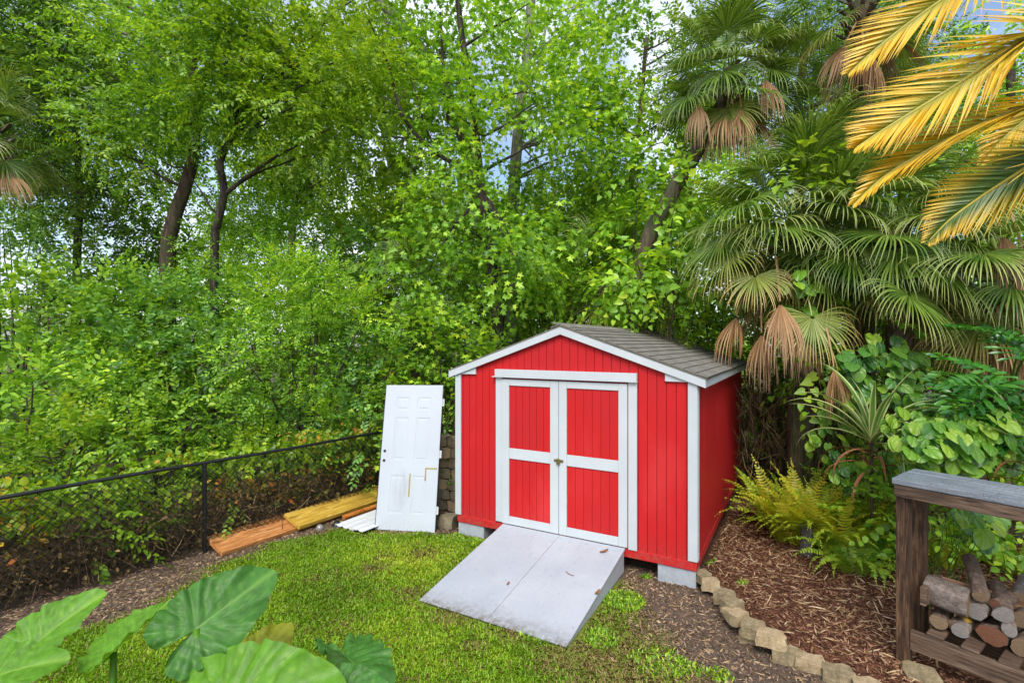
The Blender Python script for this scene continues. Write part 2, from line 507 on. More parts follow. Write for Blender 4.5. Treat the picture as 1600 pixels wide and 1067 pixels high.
# door trim and header
for x0, x1, z0 in ((0.62, 0.712, 0.285), (2.335, 2.432, 0.262)):
    MB().box(x0, x1, -0.024, -0.002, z0, 2.12).build('door_trim', M_white, shed, bevel=0.003)
MB().box(0.622, 2.436, -0.055, -0.003, 2.124, 2.212).box(0.585, 2.44, -0.062, -0.003, 2.112, 2.1235).build('door_header', M_white, shed, bevel=0.003)
MB().box(0.66, 2.40, 0.0, 0.06, 0.24, 2.11).build('door_frame', M_red_dark, shed)
def shed_door(x0, x1, stl, stl2, label):
    d = MB().box(x0+0.01, x1-0.01, -0.008, -0.001, DZ0+0.01, DZ1-0.01).build('door', M_red_dark, shed)
    d['label'] = label
    MB().box(x0, x0+stl, -0.032, -0.0085, DZ0, DZ1).build('stile', M_white, d, bevel=0.003)
    MB().box(x1-stl2, x1, -0.032, -0.0085, DZ0, DZ1).build('stile', M_white, d, bevel=0.003)
    for z0, z1 in ((DZ0, 0.378), (1.100, 1.230), (2.012, DZ1)):
        MB().box(x0+stl+0.001, x1-stl2-0.001, -0.031, -0.0085, z0, z1).build('rail', M_white, d, bevel=0.003)
    a, b = x0+stl, x1-stl2
    n = round((b-a)/0.1016); q = (b-a)/n
    for z0, z1 in ((0.379, 1.099), (1.231, 2.011)):
        for i in range(n):
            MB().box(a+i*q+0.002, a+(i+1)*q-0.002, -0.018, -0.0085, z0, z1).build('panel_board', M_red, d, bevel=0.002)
    return d
shed_door(0.715, 1.494, 0.102, 0.108, 'left leaf of the red and white double door')
dr = shed_door(1.500, 2.326, 0.100, 0.100, 'right leaf of the red and white double door')
lm = MB().box(1.44, 1.56, -0.040, -0.034, 1.135, 1.165).box(1.478, 1.522, -0.058, -0.041, 1.110, 1.150)
lm.tube([(1.486, -0.05, 1.15), (1.488, -0.05, 1.175), (1.5, -0.05, 1.186), (1.512, -0.05, 1.175), (1.514, -0.05, 1.15)], 0.0045, 8)
lm.build('padlock', M_brass, dr, bevel=0.002)
# painted blocks that carry the shed
for nm, x0, x1, y0, y1, z1, lb in (('foundation_block', 0.02, 0.42, 0.0, 0.24, 0.168, 'grey painted concrete block under the front corner of the shed beside the leaning door'),
                               ('foundation_block', W-0.40, W-0.005, 0.0, 0.24, 0.163, 'grey painted concrete block under the shed corner by the edging stones')):
    o = MB().box(x0-(x0+x1)/2, x1-(x0+x1)/2, y0-0.12, y1-0.12, -0.06, z1).build(nm, M_block, None, Matrix.Translation(PL) @ Matrix.Rotation(A1, 4, 'Z') @ Matrix.Translation(((x0+x1)/2, 0.12+0.004, 0)), bevel=0.008)
    tag(o, lb, 'block', 'blocks carrying the shed')

# ramp
rt_l, rt_r = (0.733, 0.272), (2.303, 0.272)
ramp = empty('wooden_ramp', PL+Matrix.Rotation(A1, 3, 'Z') @ Vector((1.5, -0.8, 0)), A1, 'grey painted plywood ramp sloping from the lawn up to the shed doors', 'ramp')
RL = 1.62
def ramp_sheet(x0, x1):
    th = 0.02
    pts = [(x0, 0.0), (x1, 0.0)]
    y0, z0, y1, z1 = 0.77, 0.252, 0.77-RL, 0.012
    vs = [(x0, y0, z0), (x1, y0, z0), (x1, y1, z1), (x0, y1, z1), (x0, y0, z0+th), (x1, y0, z0+th), (x1, y1, z1+th*0.6), (x0, y1, z1+th*0.6)]
    return MB().add(vs, [(0,1,2,3),(4,7,6,5),(0,4,5,1),(1,5,6,2),(2,6,7,3),(3,7,4,0)])
t = NT('ramp_paint')
v = t.coord('Object')
n1 = t.noise(v, 2.0, 4); n2 = t.noise(v, 22, 8, 0.75); n3 = t.noise(t.coord('Object', (60, 8, 8)), 1, 4, 0.6)
c = t.ramp(n1, [(0.3, (0.31, 0.345, 0.39)), (0.7, (0.375, 0.41, 0.45))])
gr = t.noise(t.coord('Object', (70, 5, 5)), 1, 6, 0.7, 1.5)
c = t.mix(t.math('MULTIPLY', t.ramp(gr, [(0.52, 0.0), (0.70, 1.0)]), 0.20), c, (0.24, 0.26, 0.29))
c = t.mix(t.math('MULTIPLY', t.ramp(n2, [(0.60, 0.0), (0.68, 1.0)]), 0.6), c, (0.16, 0.165, 0.17))
sp = t.node('ShaderNodeSeparateXYZ'); t.l.new(v, sp.inputs[0])
foot = t.math('SUBTRACT', 1.0, t.math('MINIMUM', t.math('MULTIPLY', t.math('ADD', sp.outputs['Y'], 0.86), 3.2), 1.0))
c = t.mix(t.math('MULTIPLY', t.math('MULTIPLY', foot, foot), t.ramp(t.noise(v, 17, 7, 0.75), [(0.36, 0.0), (0.58, 0.95)])), c, (0.12, 0.10, 0.07))
scf = t.noise(t.coord('Object', (26, 2.2, 2.2)), 1, 5, 0.6, 2.0)
c = t.mix(t.math('MULTIPLY', t.ramp(scf, [(0.62, 0.0), (0.70, 1.0)]), 0.35), c, (0.20, 0.21, 0.22))
n4 = t.noise(v, 6.0, 6, 0.7)
c = t.mix(t.math('MULTIPLY', t.ramp(n4, [(0.58, 0.0), (0.72, 1.0)]), 0.35), c, (0.48, 0.50, 0.52))
M_ramp2 = t.done(t.bsdf(c, t.ramp(n2, [(0.3, 0.35), (0.7, 0.7)]), t.bump(t.math('ADD', gr, n2), 0.6, 0.005)))
ramp_sheet(0.733-1.5, 1.508-1.5).build('plywood_sheet', M_ramp2, ramp, bevel=0.002)
ramp_sheet(1.512-1.5, 2.303-1.5).build('plywood_sheet', M_ramp2, ramp, bevel=0.002)
for x in (0.75-1.5, 1.49-1.5, 2.255-1.5):
    MB().add([(x, 0.75, 0.02), (x+0.04, 0.75, 0.02), (x+0.04, 0.75, 0.246), (x, 0.75, 0.246), (x, -0.80, -0.01), (x+0.04, -0.80, -0.01), (x+0.04, -0.80, 0.0135), (x, -0.80, 0.0135)],
             [(0,1,2,3),(7,6,5,4),(0,4,5,1),(1,5,6,2),(2,6,7,3),(3,7,4,0)]).build('side_joist', M_ramp, ramp)
for sx in (0.77, 1.47, 1.55, 2.265):
    for sy in (0.70, 0.25, -0.2, -0.62):
        zz = 0.272+(sy-0.77)*(0.272-0.024)/RL+0.0008
        MB().add([(sx-1.5+0.006*math.cos(a*math.pi/4), sy+0.006*math.sin(a*math.pi/4), zz+0.006*math.sin(a*math.pi/4)*(0.248/RL)) for a in range(8)], [tuple(range(8))]).build('screw_head', M_steel, ramp)
def on_ramp(px, py):
    """point of the ramp's top face under a photo pixel"""
    Mi = ramp.matrix_basis.inverted()
    o = Mi @ Vector((0, 0, HC)); q = Mi @ P(px, py, 1.0); d = q-o
    # plane through (y0,z0+th),(y1,z1+0.6th)
    p0 = Vector((0, 0.77, 0.272)); p1 = Vector((0, 0.77-RL, 0.024)); n = Vector((1, 0, 0)).cross(p1-p0)
    k = (p0-o).dot(n)/d.dot(n)
    return ramp.matrix_basis @ (o+d*k)
M_dead = speck_mat('dead_leaf', [(0.08, 0.035, 0.015), (0.20, 0.085, 0.035), (0.34, 0.17, 0.08)], 30, 90)
for px, py, sz, rz, lb in ((944, 862, 0.055, 0.4, 'curled brown dead leaf at the top of the grey ramp'), (794, 912, 0.028, 1.2, 'small dark dead leaf near the seam of the ramp'),
                       (890, 898, 0.05, 2.4, 'thin reddish twig lying on the upper ramp'), (934, 926, 0.045, 0.9, 'dark curled leaf near the outer edge of the ramp')):
    p = on_ramp(px, py)
    thin = 'twig' in lb
    n = 9; vs, fs = [], []
    for i in range(n):
        u = i/(n-1)*2-1; w = (0.06 if thin else 0.42)*math.sqrt(max(0.02, 1-u*u))
        zz = 0.25*u*u
        vs += [(u, -w, zz+0.12), (u, 0, zz*0.6+0.03), (u, w, zz+0.10)]
    for i in range(n-1):
        fs += [(3*i, 3*i+3, 3*i+4, 3*i+1), (3*i+1, 3*i+4, 3*i+5, 3*i+2)]
    o = MB().add([Vector(v)*sz for v in vs], fs).build('dead_leaf' if not thin else 'twig', M_dead, None, Matrix.Translation(p+Vector((0, 0, 0.004))) @ Matrix.Rotation(rz, 4, 'Z') @ Matrix.Rotation(-0.15, 4, 'Y'))
    tag(o, lb, 'leaf' if not thin else 'twig')

# ---------------------------------------------------------------- white panel door leaning by the shed
bl, br = G(586, 827), G(679, 834)
ud = (br-bl); ud.z = 0; DWd = ud.length; ud.normalize()
back = Vector((-ud.y, ud.x, 0))
tl = Vector((bl.x+0.05, 0, 0))
up = (Vector((0, 0, 1.0))*1.90+back*0.42-ud*0.055).normalized()
nrm = ud.cross(up).normalized()                      # out of the face, towards the lawn
Md = Matrix.Translation(bl+Vector((0, 0, 0.005))) @ Matrix((ud, -nrm, up)).transposed().to_4x4()
DH = 1.975
t = NT('white_steel_door')
v = t.coord('Object')
base = t.ramp(t.noise(v, 1.5, 3), [(0.3, (0.385, 0.425, 0.475)), (0.7, (0.43, 0.47, 0.52))])
def blob(cx, cz, rx, rz_):
    sp = t.node('ShaderNodeSeparateXYZ'); t.l.new(v, sp.inputs[0])
    a = t.math('DIVIDE', t.math('SUBTRACT', sp.outputs['X'], cx), rx); b = t.math('DIVIDE', t.math('SUBTRACT', sp.outputs['Z'], cz), rz_)
    d = t.math('ADD', t.math('MULTIPLY', a, a), t.math('MULTIPLY', b, b))
    return t.math('SUBTRACT', 1.0, t.math('MINIMUM', d, 1.0))
sm = t.math('MULTIPLY', blob(0.33, 0.54, 0.15, 0.30), t.ramp(t.noise(t.coord('Object', (9, 9, 2)), 1, 6, 0.7), [(0.35, 0.0), (0.68, 0.6)]))
base = t.mix(sm, base, (0.20, 0.22, 0.25))
mud = t.math('MULTIPLY', blob(0.42, 0.0, 0.6, 0.16), t.ramp(t.noise(v, 40, 6, 0.8), [(0.52, 0.0), (0.66, 0.8)]))
base = t.mix(mud, base, (0.12, 0.11, 0.08))
M_door = t.done(t.bsdf(base, 0.42, t.bump(t.noise(t.coord('Object', (30, 30, 3)), 1, 3), 0.08, 0.003)))
ldoor = empty('panel_door', (0, 0, 0), 0, 'white six panel house door leaning upright beside the red shed', 'door')
ldoor.matrix_basis = Md
dmb = MB()
TH = 0.044
dmb.box(0.0, DWd, 0.004, TH, 0, DH)
dmb.build('slab', M_door, ldoor, bevel=0.003)
sc_ = DWd/0.86; cols = ((0.175*sc_, 0.375*sc_), (0.495*sc_, 0.695*sc_))
rows = ((0.22, 0.72), (0.93, 1.515), (1.62, 1.80))
# face: stiles and rails stand proud round recessed, raised-field panels
xs = [0.0, cols[0][0], cols[0][1], cols[1][0], cols[1][1], DWd]
zs = [0.0]+[q for r_ in rows for q in r_]+[DH]
face = MB()
for i in range(5):
    for j in range(7):
        if i in (1, 3) and j in (1, 3, 5): continue
        face.add([(xs[i], 0, zs[j]), (xs[i+1], 0, zs[j]), (xs[i+1], 0, zs[j+1]), (xs[i], 0, zs[j+1])], [(0, 1, 2, 3)])
for a_ in ((0, 0, 0, DH), (DWd, DWd, 0, DH)):
    face.add([(a_[0], 0, 0), (a_[0], 0.0045, 0), (a_[0], 0.0045, DH), (a_[0], 0, DH)], [(0, 1, 2, 3)])
face.build('face_sheet', M_door, ldoor)
for a, b in cols:
    for c0, c1 in rows:
        q = MB(); e = [(0, 0.0), (0.007, 0.0075), (0.020, 0.0075), (0.036, 0.0012)]
        for (i0, d0), (i1, d1) in zip(e[:-1], e[1:]):
            A = [(a+i0, d0, c0+i0), (b-i0, d0, c0+i0), (b-i0, d0, c1-i0), (a+i0, d0, c1-i0)]
            B = [(a+i1, d1, c0+i1), (b-i1, d1, c0+i1), (b-i1, d1, c1-i1), (a+i1, d1, c1-i1)]
            q.add(A+B, [(k, (k+1) % 4, (k+1) % 4+4, k+4) for k in range(4)])
        q.add([(a+0.036, 0.0012, c0+0.036), (b-0.036, 0.0012, c0+0.036), (b-0.036, 0.0012, c1-0.036), (a+0.036, 0.0012, c1-0.036)], [(0, 1, 2, 3)])
        q.build('panel', M_door, ldoor)
for z in (0.985, 1.115):
    hm = MB()
    k = 16
    vs = [(0.052+0.021*math.cos(2*math.pi*i/k), -0.0015, z-0.07+0.021*math.sin(2*math.pi*i/k)) for i in range(k)]+[(0.052+0.017*math.cos(2*math.pi*i/k), -0.002, z-0.07+0.017*math.sin(2*math.pi*i/k)) for i in range(k)]
    hm.add(vs, [(i, (i+1) % k, k+(i+1) % k, k+i) for i in range(k)]+[tuple(range(k, 2*k))])
    hm.build('lock_hole', M_black, ldoor)
for z in (0.23, 0.97, 1.68):
    MB().box(DWd+0.001, DWd+0.03, 0.012, 0.016, z, z+0.10).tube([(DWd+0.006, 0.008, z-0.002), (DWd+0.006, 0.008, z+0.102)], 0.007, 8).build('hinge', M_white, ldoor)
MB().box(-0.012, -0.001, 0.006, TH+0.008, 0.003, DH-0.002).build('weather_strip', M_black, ldoor)
MB().box(DWd+0.0005, DWd+0.0045, 0.02, TH+0.002, 0.003, 0.22).box(DWd+0.0005, DWd+0.0045, 0.02, TH+0.002, 0.34, 0.96).box(DWd+0.0005, DWd+0.0045, 0.02, TH+0.002, 1.08, 1.67).build('edge_strip', M_black, ldoor)
t = NT('yellow_tape')
wv = t.node('ShaderNodeTexWave'); wv.bands_direction = 'DIAGONAL'; wv.inputs['Scale'].default_value = 22; wv.inputs['Distortion'].default_value = 1.5
t.l.new(t.coord('Object'), wv.inputs['Vector'])
M_tape = t.done(t.bsdf(t.ramp(wv.outputs['Fac'], [(0.35, (0.10, 0.085, 0.03)), (0.5, (0.46, 0.38, 0.08))]), 0.5))
for x0, x1, z0, z1 in ((0.447, 0.465, 0.44, 0.75), (0.672, 0.690, 0.665, 0.835), (0.691, 0.845, 0.818, 0.836)):
    MB().box(x0*sc_, min(x1*sc_, DWd-0.004), -0.005, -0.0015, z0, z1).build('yellow_tape', M_tape, ldoor)

# ---------------------------------------------------------------- stack of rough blocks behind the door
def rough_block(w, d, h, seed, amp=0.012, cut=0.0, sub=3):
    """a split-face block: box grid with jittered faces and knocked corners"""
    r = np.random.RandomState(seed)
    n = sub; vs = {}; V = []; F = []
    def vid(i, j, k):
        key = (i, j, k)
        if key not in vs:
            x, y, z = i/n-0.5, j/n-0.5, k/n
            taper = 1-cut*(y+0.5)
            p = np.array([x*w*taper, y*d, z*h])
            e = sum(q in (0, n) for q in key)
            p += r.normal(0, amp*(0.6 if e < 2 else 0.9), 3)
            if e == 3: p[:2] *= 0.95; p[2] = h*0.5+(p[2]-h*0.5)*0.92
            vs[key] = len(V); V.append(p)
        return vs[key]
    for a in range(n):
        for b in range(n):
            F.append((vid(a, b, 0), vid(a, b+1, 0), vid(a+1, b+1, 0), vid(a+1, b, 0)))
            F.append((vid(a, b, n), vid(a+1, b, n), vid(a+1, b+1, n), vid(a, b+1, n)))
            F.append((vid(a, 0, b), vid(a+1, 0, b), vid(a+1, 0, b+1), vid(a, 0, b+1)))
            F.append((vid(a, n, b), vid(a, n, b+1), vid(a+1, n, b+1), vid(a+1, n, b)))
            F.append((vid(0, a, b), vid(0, a, b+1), vid(0, a+1, b+1), vid(0, a+1, b)))
            F.append((vid(n, a, b), vid(n, a+1, b), vid(n, a+1, b+1), vid(n, a, b+1)))
    me = bpy.data.meshes.new('rough_block'); me.from_pydata([tuple(p) for p in V], [], F); me.shade_smooth(); me.update()
    me.set_sharp_from_angle(angle=R(50))
    return me
M_tan = speck_mat('tan_block', [(0.13, 0.095, 0.055), (0.33, 0.245, 0.15), (0.46, 0.36, 0.24)], 10, 60)
M_tan2 = speck_mat('tan_block_mossy', [(0.055, 0.06, 0.04), (0.19, 0.16, 0.105), (0.33, 0.28, 0.19)], 10, 60)
M_stone = speck_mat('edging_stone', [(0.10, 0.075, 0.042), (0.33, 0.25, 0.145), (0.47, 0.38, 0.24)], 9, 70)
M_stone2 = speck_mat('edging_stone_algae', [(0.035, 0.035, 0.02), (0.22, 0.175, 0.10), (0.43, 0.35, 0.22)], 8, 70)
bms = []
for s in range(6):
    me = rough_block(0.225, 0.24, 0.155, 40+s, 0.007, 0.12); me.materials.append(M_tan if s % 2 else M_tan2); bms.append(me)
rb = random.Random(3)
st_o = G(700, 806); sdir = Vector((0.93, -0.37, 0)).normalized(); sback = Vector((0.37, 0.93, 0)).normalized()
rown = ['bottom', 'second', 'third', 'fourth', 'fifth', 'sixth', 'top']
coln = ['column half hidden by the leaning door', 'middle column between door and shed', 'column of the stack nearest the shed']
for k in range(7):
    for j in range(3):
        off = -0.40+j*0.235+(0.04 if k % 2 else -0.02)+rb.uniform(-0.012, 0.012)
        p = st_o+sdir*(off+0.16)+sback*(0.34+rb.uniform(-0.02, 0.02))+Vector((0, 0, -0.01+k*0.161))
        o = link_mesh('stacked_block', rb.choice(bms), None, None, mat_at(p, sdir+Vector((rb.uniform(-.05, .05), rb.uniform(-.05, .05), 0)), (0, 0, 1)))
        tag(o, 'tan block, %s layer, %s' % (rown[k], coln[j]), 'block', 'blocks stacked behind the leaning door')
o = link_mesh('loose_block', bms[0], None, None, mat_at(G(701, 824, 0.0)+Vector((0, 0.05, 0)), sdir, (0, 0, 1)))
tag(o, 'single dark tan block on the ground in front of the stack', 'block')

# ---------------------------------------------------------------- lumber and scrap by the fence
M_orange = wood_mat('orange_stained_board', (0.20, 0.07, 0.018), (0.42, 0.175, 0.05), (0.55, 0.29, 0.12), 0.55, (2.5, 24, 24), 0.3)
M_yellow = wood_mat('yellow_treated_board', (0.22, 0.12, 0.012), (0.45, 0.28, 0.035), (0.56, 0.40, 0.09), 0.55, (2.5, 24, 24), 0.3)
M_orange2 = wood_mat('orange_pole', (0.26, 0.07, 0.01), (0.42, 0.14, 0.02), (0.52, 0.22, 0.05), 0.5, (3, 20, 20), 0.2)
def plank(name, p0, p1, width, th, m, label, tilt=0.0):
    d = (p1-p0); L = d.length
    M = mat_at(p0, d, Vector((-d.y, d.x, 0)).normalized()*math.sin(tilt)*-1+Vector((0, 0, 1))*math.cos(tilt))
    o = MB().box(0, L, -width, 0, -th, 0).build(name, m, None, M, bevel=0.004)
    return tag(o, label, 'plank')
# lower (camera-side) edge end points
a0 = G(347, 862, 0.03); a1 = G(600, 776, 0.06)
dd = (a1-a0).normalized(); side = Vector((-dd.y, dd.x, 0))
wA = 0.285
plank('orange_plank', a0+side*wA*0.97+Vector((0, 0, 0.10)), a1+side*wA*0.97+Vector((0, 0, 0.10)), -wA, 0.038, M_orange, 'orange brown wooden plank lying lowest along the fence', 0.0) if False else None
def plank_edge(name, e0, e1, far0, th, m, label):
    """board given by the two ends of its near edge and one end of its far edge"""
    x = (e1-e0); L = x.length; x.normalize(); y = (far0-e0); y -= x*y.dot(x); w = y.length; y.normalize(); z = x.cross(y)
    M = Matrix.Translation(e0) @ Matrix((x, y, z)).transposed().to_4x4()
    o = MB().box(0, L, 0, w, -th, 0).build(name, m, None, M, bevel=0.004)
    return tag(o, label, 'plank')
e0, e1, f0 = G(347, 863, 0.045), G(610, 777, 0.045), G(339, 833, 0.15)
plank_edge('orange_plank', e0, e1, f0, 0.055, M_orange, 'long orange brown plank lying against the foot of the fence')
e0, e1, f0 = G(468, 822, 0.095), G(622, 771, 0.095), G(460, 797, 0.20)
plank_edge('yellow_plank', e0, e1, f0, 0.055, M_yellow, 'yellow treated plank lying on top of the orange plank')
pp0, pp1 = G(537, 808, 0.055), G(640, 773, 0.055)
o = MB().tube([pp0, pp1], 0.036, 12).build('orange_pole', M_orange2, None, None, smooth=False); tag(o, 'thin orange wooden pole beside the yellow plank', 'pole')
M_sheet = paint_mat('white_metal_sheet', (0.58, 0.60, 0.62), 0.1, 0.3, (30, 30, 4), 0.1, (0.25, 0.24, 0.2), 0.5)
def profile_sheet(e0, e1, far0, nrib, label, hz_):
    x = (e1-e0); L = x.length; x.normalize(); y = (far0-e0); y -= x*y.dot(x); w = y.length; y.normalize(); z = x.cross(y)
    M = Matrix.Translation(e0) @ Matrix((x, y, z)).transposed().to_4x4()
    prof = []
    for i in range(nrib):
        u = i/nrib*w; q = w/nrib
        prof += [(u, 0.0), (u+q*0.55, 0.0), (u+q*0.65, hz_), (u+q*0.9, hz_)]
    prof.append((w, 0.0))
    n = len(prof); vs = [(0, a, b) for a, b in prof]+[(L, a, b) for a, b in prof]+[(0, a, b-0.003) for a, b in prof]+[(L, a, b-0.003) for a, b in prof]
    fs = [(i, i+n, i+n+1, i+1) for i in range(n-1)]+[(2*n+i, 2*n+i+1, 3*n+i+1, 3*n+i) for i in range(n-1)]+[(i, i+1, 2*n+i+1, 2*n+i) for i in range(n-1)]
    o = MB().add(vs, fs).build('metal_sheet', M_sheet, None, M)
    return tag(o, label, 'metal sheet')
profile_sheet(G(552, 829, 0.03), G(640, 795, 0.03), G(536, 815, 0.035), 3, 'white ribbed metal sheet on the ground beside the leaning door', 0.014)
profile_sheet(G(566, 831, 0.055), G(640, 802, 0.055), G(556, 822, 0.06), 2, 'narrow white metal trim lying on the ribbed sheet', 0.010)
# small scrap: a dark lamp hood and a clear bowl
g = G(526, 822, 0.0)
lh = MB()
prof = [(0.062, 0.0), (0.070, 0.012), (0.060, 0.03), (0.045, 0.055), (0.03, 0.07), (0.004, 0.078)]
def lathe(mb, prof, n=20, M=None, mi=0):
    vs = [(r_*math.cos(2*math.pi*k/n), r_*math.sin(2*math.pi*k/n), z_) for r_, z_ in prof for k in range(n)]
    fs = [(i*n+k, i*n+(k+1) % n, (i+1)*n+(k+1) % n, (i+1)*n+k) for i in range(len(prof)-1) for k in range(n)]
    return mb.add(vs, fs, M, mi)
hood = empty('lamp_hood', g, 0.4, 'small black metal lamp hood with grey rim on the grass by the planks', 'lamp part')
lathe(MB(), prof).build('hood', M_black, hood, smooth=True)
lathe(MB(), [(0.066, -0.002), (0.088, 0.0), (0.088, 0.010), (0.068, 0.013)]).build('rim', M_steel, hood, smooth=True)
g = G(500, 826, 0.0)
t = NT('cloudy_plastic'); M_plas = t.done(t.bsdf((0.20, 0.19, 0.17), 0.12, None, 0.8))
bowl = lathe(MB(), [(0.066, 0.0), (0.068, 0.02), (0.058, 0.05), (0.036, 0.072), (0.012, 0.082), (0.0005, 0.083)]).build('plastic_bowl', M_plas, None, Matrix.Translation(g) @ Matrix.Rotation(0.3, 4, 'X') @ Matrix.Scale(0.8, 4), smooth=True)
tag(bowl, 'small upturned clear plastic bowl on bare soil below the yellow plank', 'bowl')

# ---------------------------------------------------------------- chain link fence
FD = Vector((0.607, 0.795, 0)).normalized(); F0 = Vector((-4.84, 4.83, 0)); FN = Vector((-FD.y, FD.x, 0))
def FP(u, z=0.0, off=0.0): return F0+FD*u+FN*off+Vector((0, 0, z))
FH = 1.08; uP = 1.78
fence = empty('chain_link_fence', FP(uP), 0, 'black chain link fence with top rail and posts running along the thicket', 'fence')
fo = fence.location
def frel(p): return Vector(p)-fo
us = [uP-3.05*2, uP-3.05, uP, uP+3.05, uP+6.1]
MB().tube([frel(FP(u, FH+0.006*math.sin(u*1.7))) for u in np.linspace(-4.4, 7.9, 30)], 0.021, 10).build('top_rail', M_black, fence, smooth=True)
for u in us:
    MB().tube([frel(FP(u, -0.1)), frel(FP(u, FH-0.02))], 0.026, 12).tube([frel(FP(u, FH-0.04)), frel(FP(u, FH-0.005))], 0.032, 12).build('post', M_black, fence)
for u in np.arange(-4.2, 7.8, 0.61):
    MB().tube([frel(FP(u, FH-0.05, -0.008)), frel(FP(u, FH, -0.024)), frel(FP(u+0.004, FH+0.024, 0.0)), frel(FP(u+0.006, FH, 0.024)), frel(FP(u+0.008, FH-0.045, 0.006))], 0.0028, 5).build('tie_wire', M_black, fence)
wm = MB(); stp = 0.075; z0, z1 = 0.02, FH-0.03
u = -4.4-(z1-z0)
while u < 7.9:
    for sg in (1, -1):
        ua, ub = (u, u+(z1-z0)) if sg > 0 else (u+(z1-z0), u)
        wm.tube([frel(FP(ua, z0, -0.027)), frel(FP(ub, z1, -0.027+0.004*sg))], 0.0034, 3, False)
    # knuckle barbs over the rail
    wm.tube([frel(FP(u+1.03, z1-0.01, -0.027)), frel(FP(u+1.05, z1+0.03, -0.027))], 0.0022, 3, False)
    u += stp
o = wm.build('wire_mesh', M_black, fence); o['kind'] = 'stuff'

# ---------------------------------------------------------------- edging stones
sms = []
for s in range(6):
    me = rough_block(0.24, 0.155, 0.088, 70+s, 0.006, 0.18); me.materials.append(M_stone if s % 2 else M_stone2); sms.append(me)
STN = [(1098, 903, 0.12, 20, 0.62, 'small tan edging stone touching the painted foundation block'), (1112, 915, 0.10, -18, 0.75, 'second tan edging stone from the shed corner'),
       (1136, 936, 0.10, -35, 0.8, 'third tan edging stone from the shed corner, tilted'), (1152, 964, 0.12, -68, 0.8, 'tan edging stone standing where the border bends down'),
       (1146, 948, 0.15, -70, 0.7, 'tan edging stone lying on top at the bend of the border'),
       (1184, 1000, 0.02, -22, 1.15, 'long low tan stone at the foot of the border bend'), (1180, 985, 0.13, -24, 0.85, 'pale edging stone raised on the low tan stone'),
       (1208, 1000, 0.13, -28, 0.95, 'grey green edging stone raised in the middle of the border'), (1234, 1028, 0.03, -22, 1.0, 'algae stained edging stone just below the raised middle stones'),
       (1270, 1040, 0.03, -26, 0.95, 'dark faced edging stone third from the photo bottom'), (1314, 1058, 0.03, -24, 0.95, 'curved edging stone second from the photo bottom'),
       (1362, 1080, 0.03, -18, 0.9, 'edging stone cut by the bottom edge of the photo')]
for i, (px, py, z, rz, sc, lb) in enumerate(STN):
    g = G(px, py-4, z)
    o = link_mesh('edging_stone', sms[i % 6], None, None, Matrix.Translation((g.x, g.y+0.03, z-0.07)) @ Matrix.Rotation(R(rz), 4, 'Z') @ Matrix.Rotation(rb.uniform(-.08, .08), 4, 'X') @ Matrix.Diagonal((sc, 1.05, 1.1, 1)))
    tag(o, lb, 'stone', 'edging stones round the mulch bed')
g = G(1441, 1062, 0.05)
o = link_mesh('edging_stone', sms[0], None, None, Matrix.Translation((g.x, g.y+0.02, 0.0)) @ Matrix.Rotation(R(-20), 4, 'Z') @ Matrix.Diagonal((0.95, 1.35, 1.25, 1)))
tag(o, 'lone mossy stone block at the foot of the firewood rack post', 'stone')

# ---------------------------------------------------------------- firewood rack
M_post = wood_mat('weathered_post', (0.018, 0.009, 0.005), (0.068, 0.034, 0.017), (0.155, 0.088, 0.046), 0.7, (24, 24, 1.6), 0.8)
M_beam = wood_mat('weathered_beam', (0.03, 0.018, 0.011), (0.10, 0.062, 0.040), (0.19, 0.13, 0.09), 0.7, (1.8, 24, 24), 0.8)
t = NT('wet_grey_board')
v = t.coord('Object', (2, 26, 26)); gq = t.noise(v, 1, 6, 0.6, 0.8); dq = t.noise(t.coord('Object'), 55, 3, 0.6)
c = t.ramp(gq, [(0.3, (0.09, 0.105, 0.13)), (0.5, (0.19, 0.215, 0.25)), (0.7, (0.29, 0.325, 0.37))])
drops = t.ramp(dq, [(0.52, 0.0), (0.60, 1.0)])
M_top = t.done(t.bsdf(c, t.mix(drops, (0.55, 0.55, 0.55), (0.12, 0.12, 0.12)), t.bump(t.math('ADD', gq, t.math('MULTIPLY', drops, 0.6)), 0.6, 0.006), 0.6))
rx = Vector((0.585, -0.811, 0)).normalized(); ry = Vector((0.811, 0.585, 0)).normalized()
ro = G(1393, 746, 1.5); ro.z = 0
rack = empty('firewood_rack', ro, math.atan2(rx.y, rx.x), 'weathered timber firewood rack with grey wet plank top', 'rack')
# local: x along the rack towards the camera side, y backwards
LR = 1.75; DR = 0.50
for k, (y0, y1, z0) in enumerate(((0.0, 0.165, 1.455), (0.169, 0.332, 1.453), (0.336, 0.50, 1.456))):
    MB().box(-0.01*(k % 2), LR, y0, y1, z0, z0+0.045).build('top_board', M_top, rack, bevel=0.006)
MB().box(0.012, LR-0.01, 0.006, 0.046, 1.36, 1.451).build('apron', M_beam, rack, bevel=0.005)
MB().box(0.012, LR-0.01, 0.452, 0.49, 1.36, 1.451).build('apron', M_beam, rack, bevel=0.005)
MB().box(0.02, 0.06, 0.05, 0.45, 1.37, 1.45).build('end_apron', M_beam, rack, bevel=0.005)
for x in (0.012, LR-0.16):
    MB().box(x, x+0.085, 0.047, 0.125, -0.05, 1.358).build('post', M_post, rack, bevel=0.006)
    MB().box(x+0.01, x+0.10, 0.36, 0.449, -0.05, 1.357).build('post', M_post, rack, bevel=0.006)
MB().box(0.10, LR, 0.055, 0.095, 0.195, 0.345).build('bottom_beam', M_beam, rack, bevel=0.006)
MB().box(0.14, LR, 0.41, 0.45, 0.20, 0.34).build('bottom_beam', M_beam, rack, bevel=0.006)
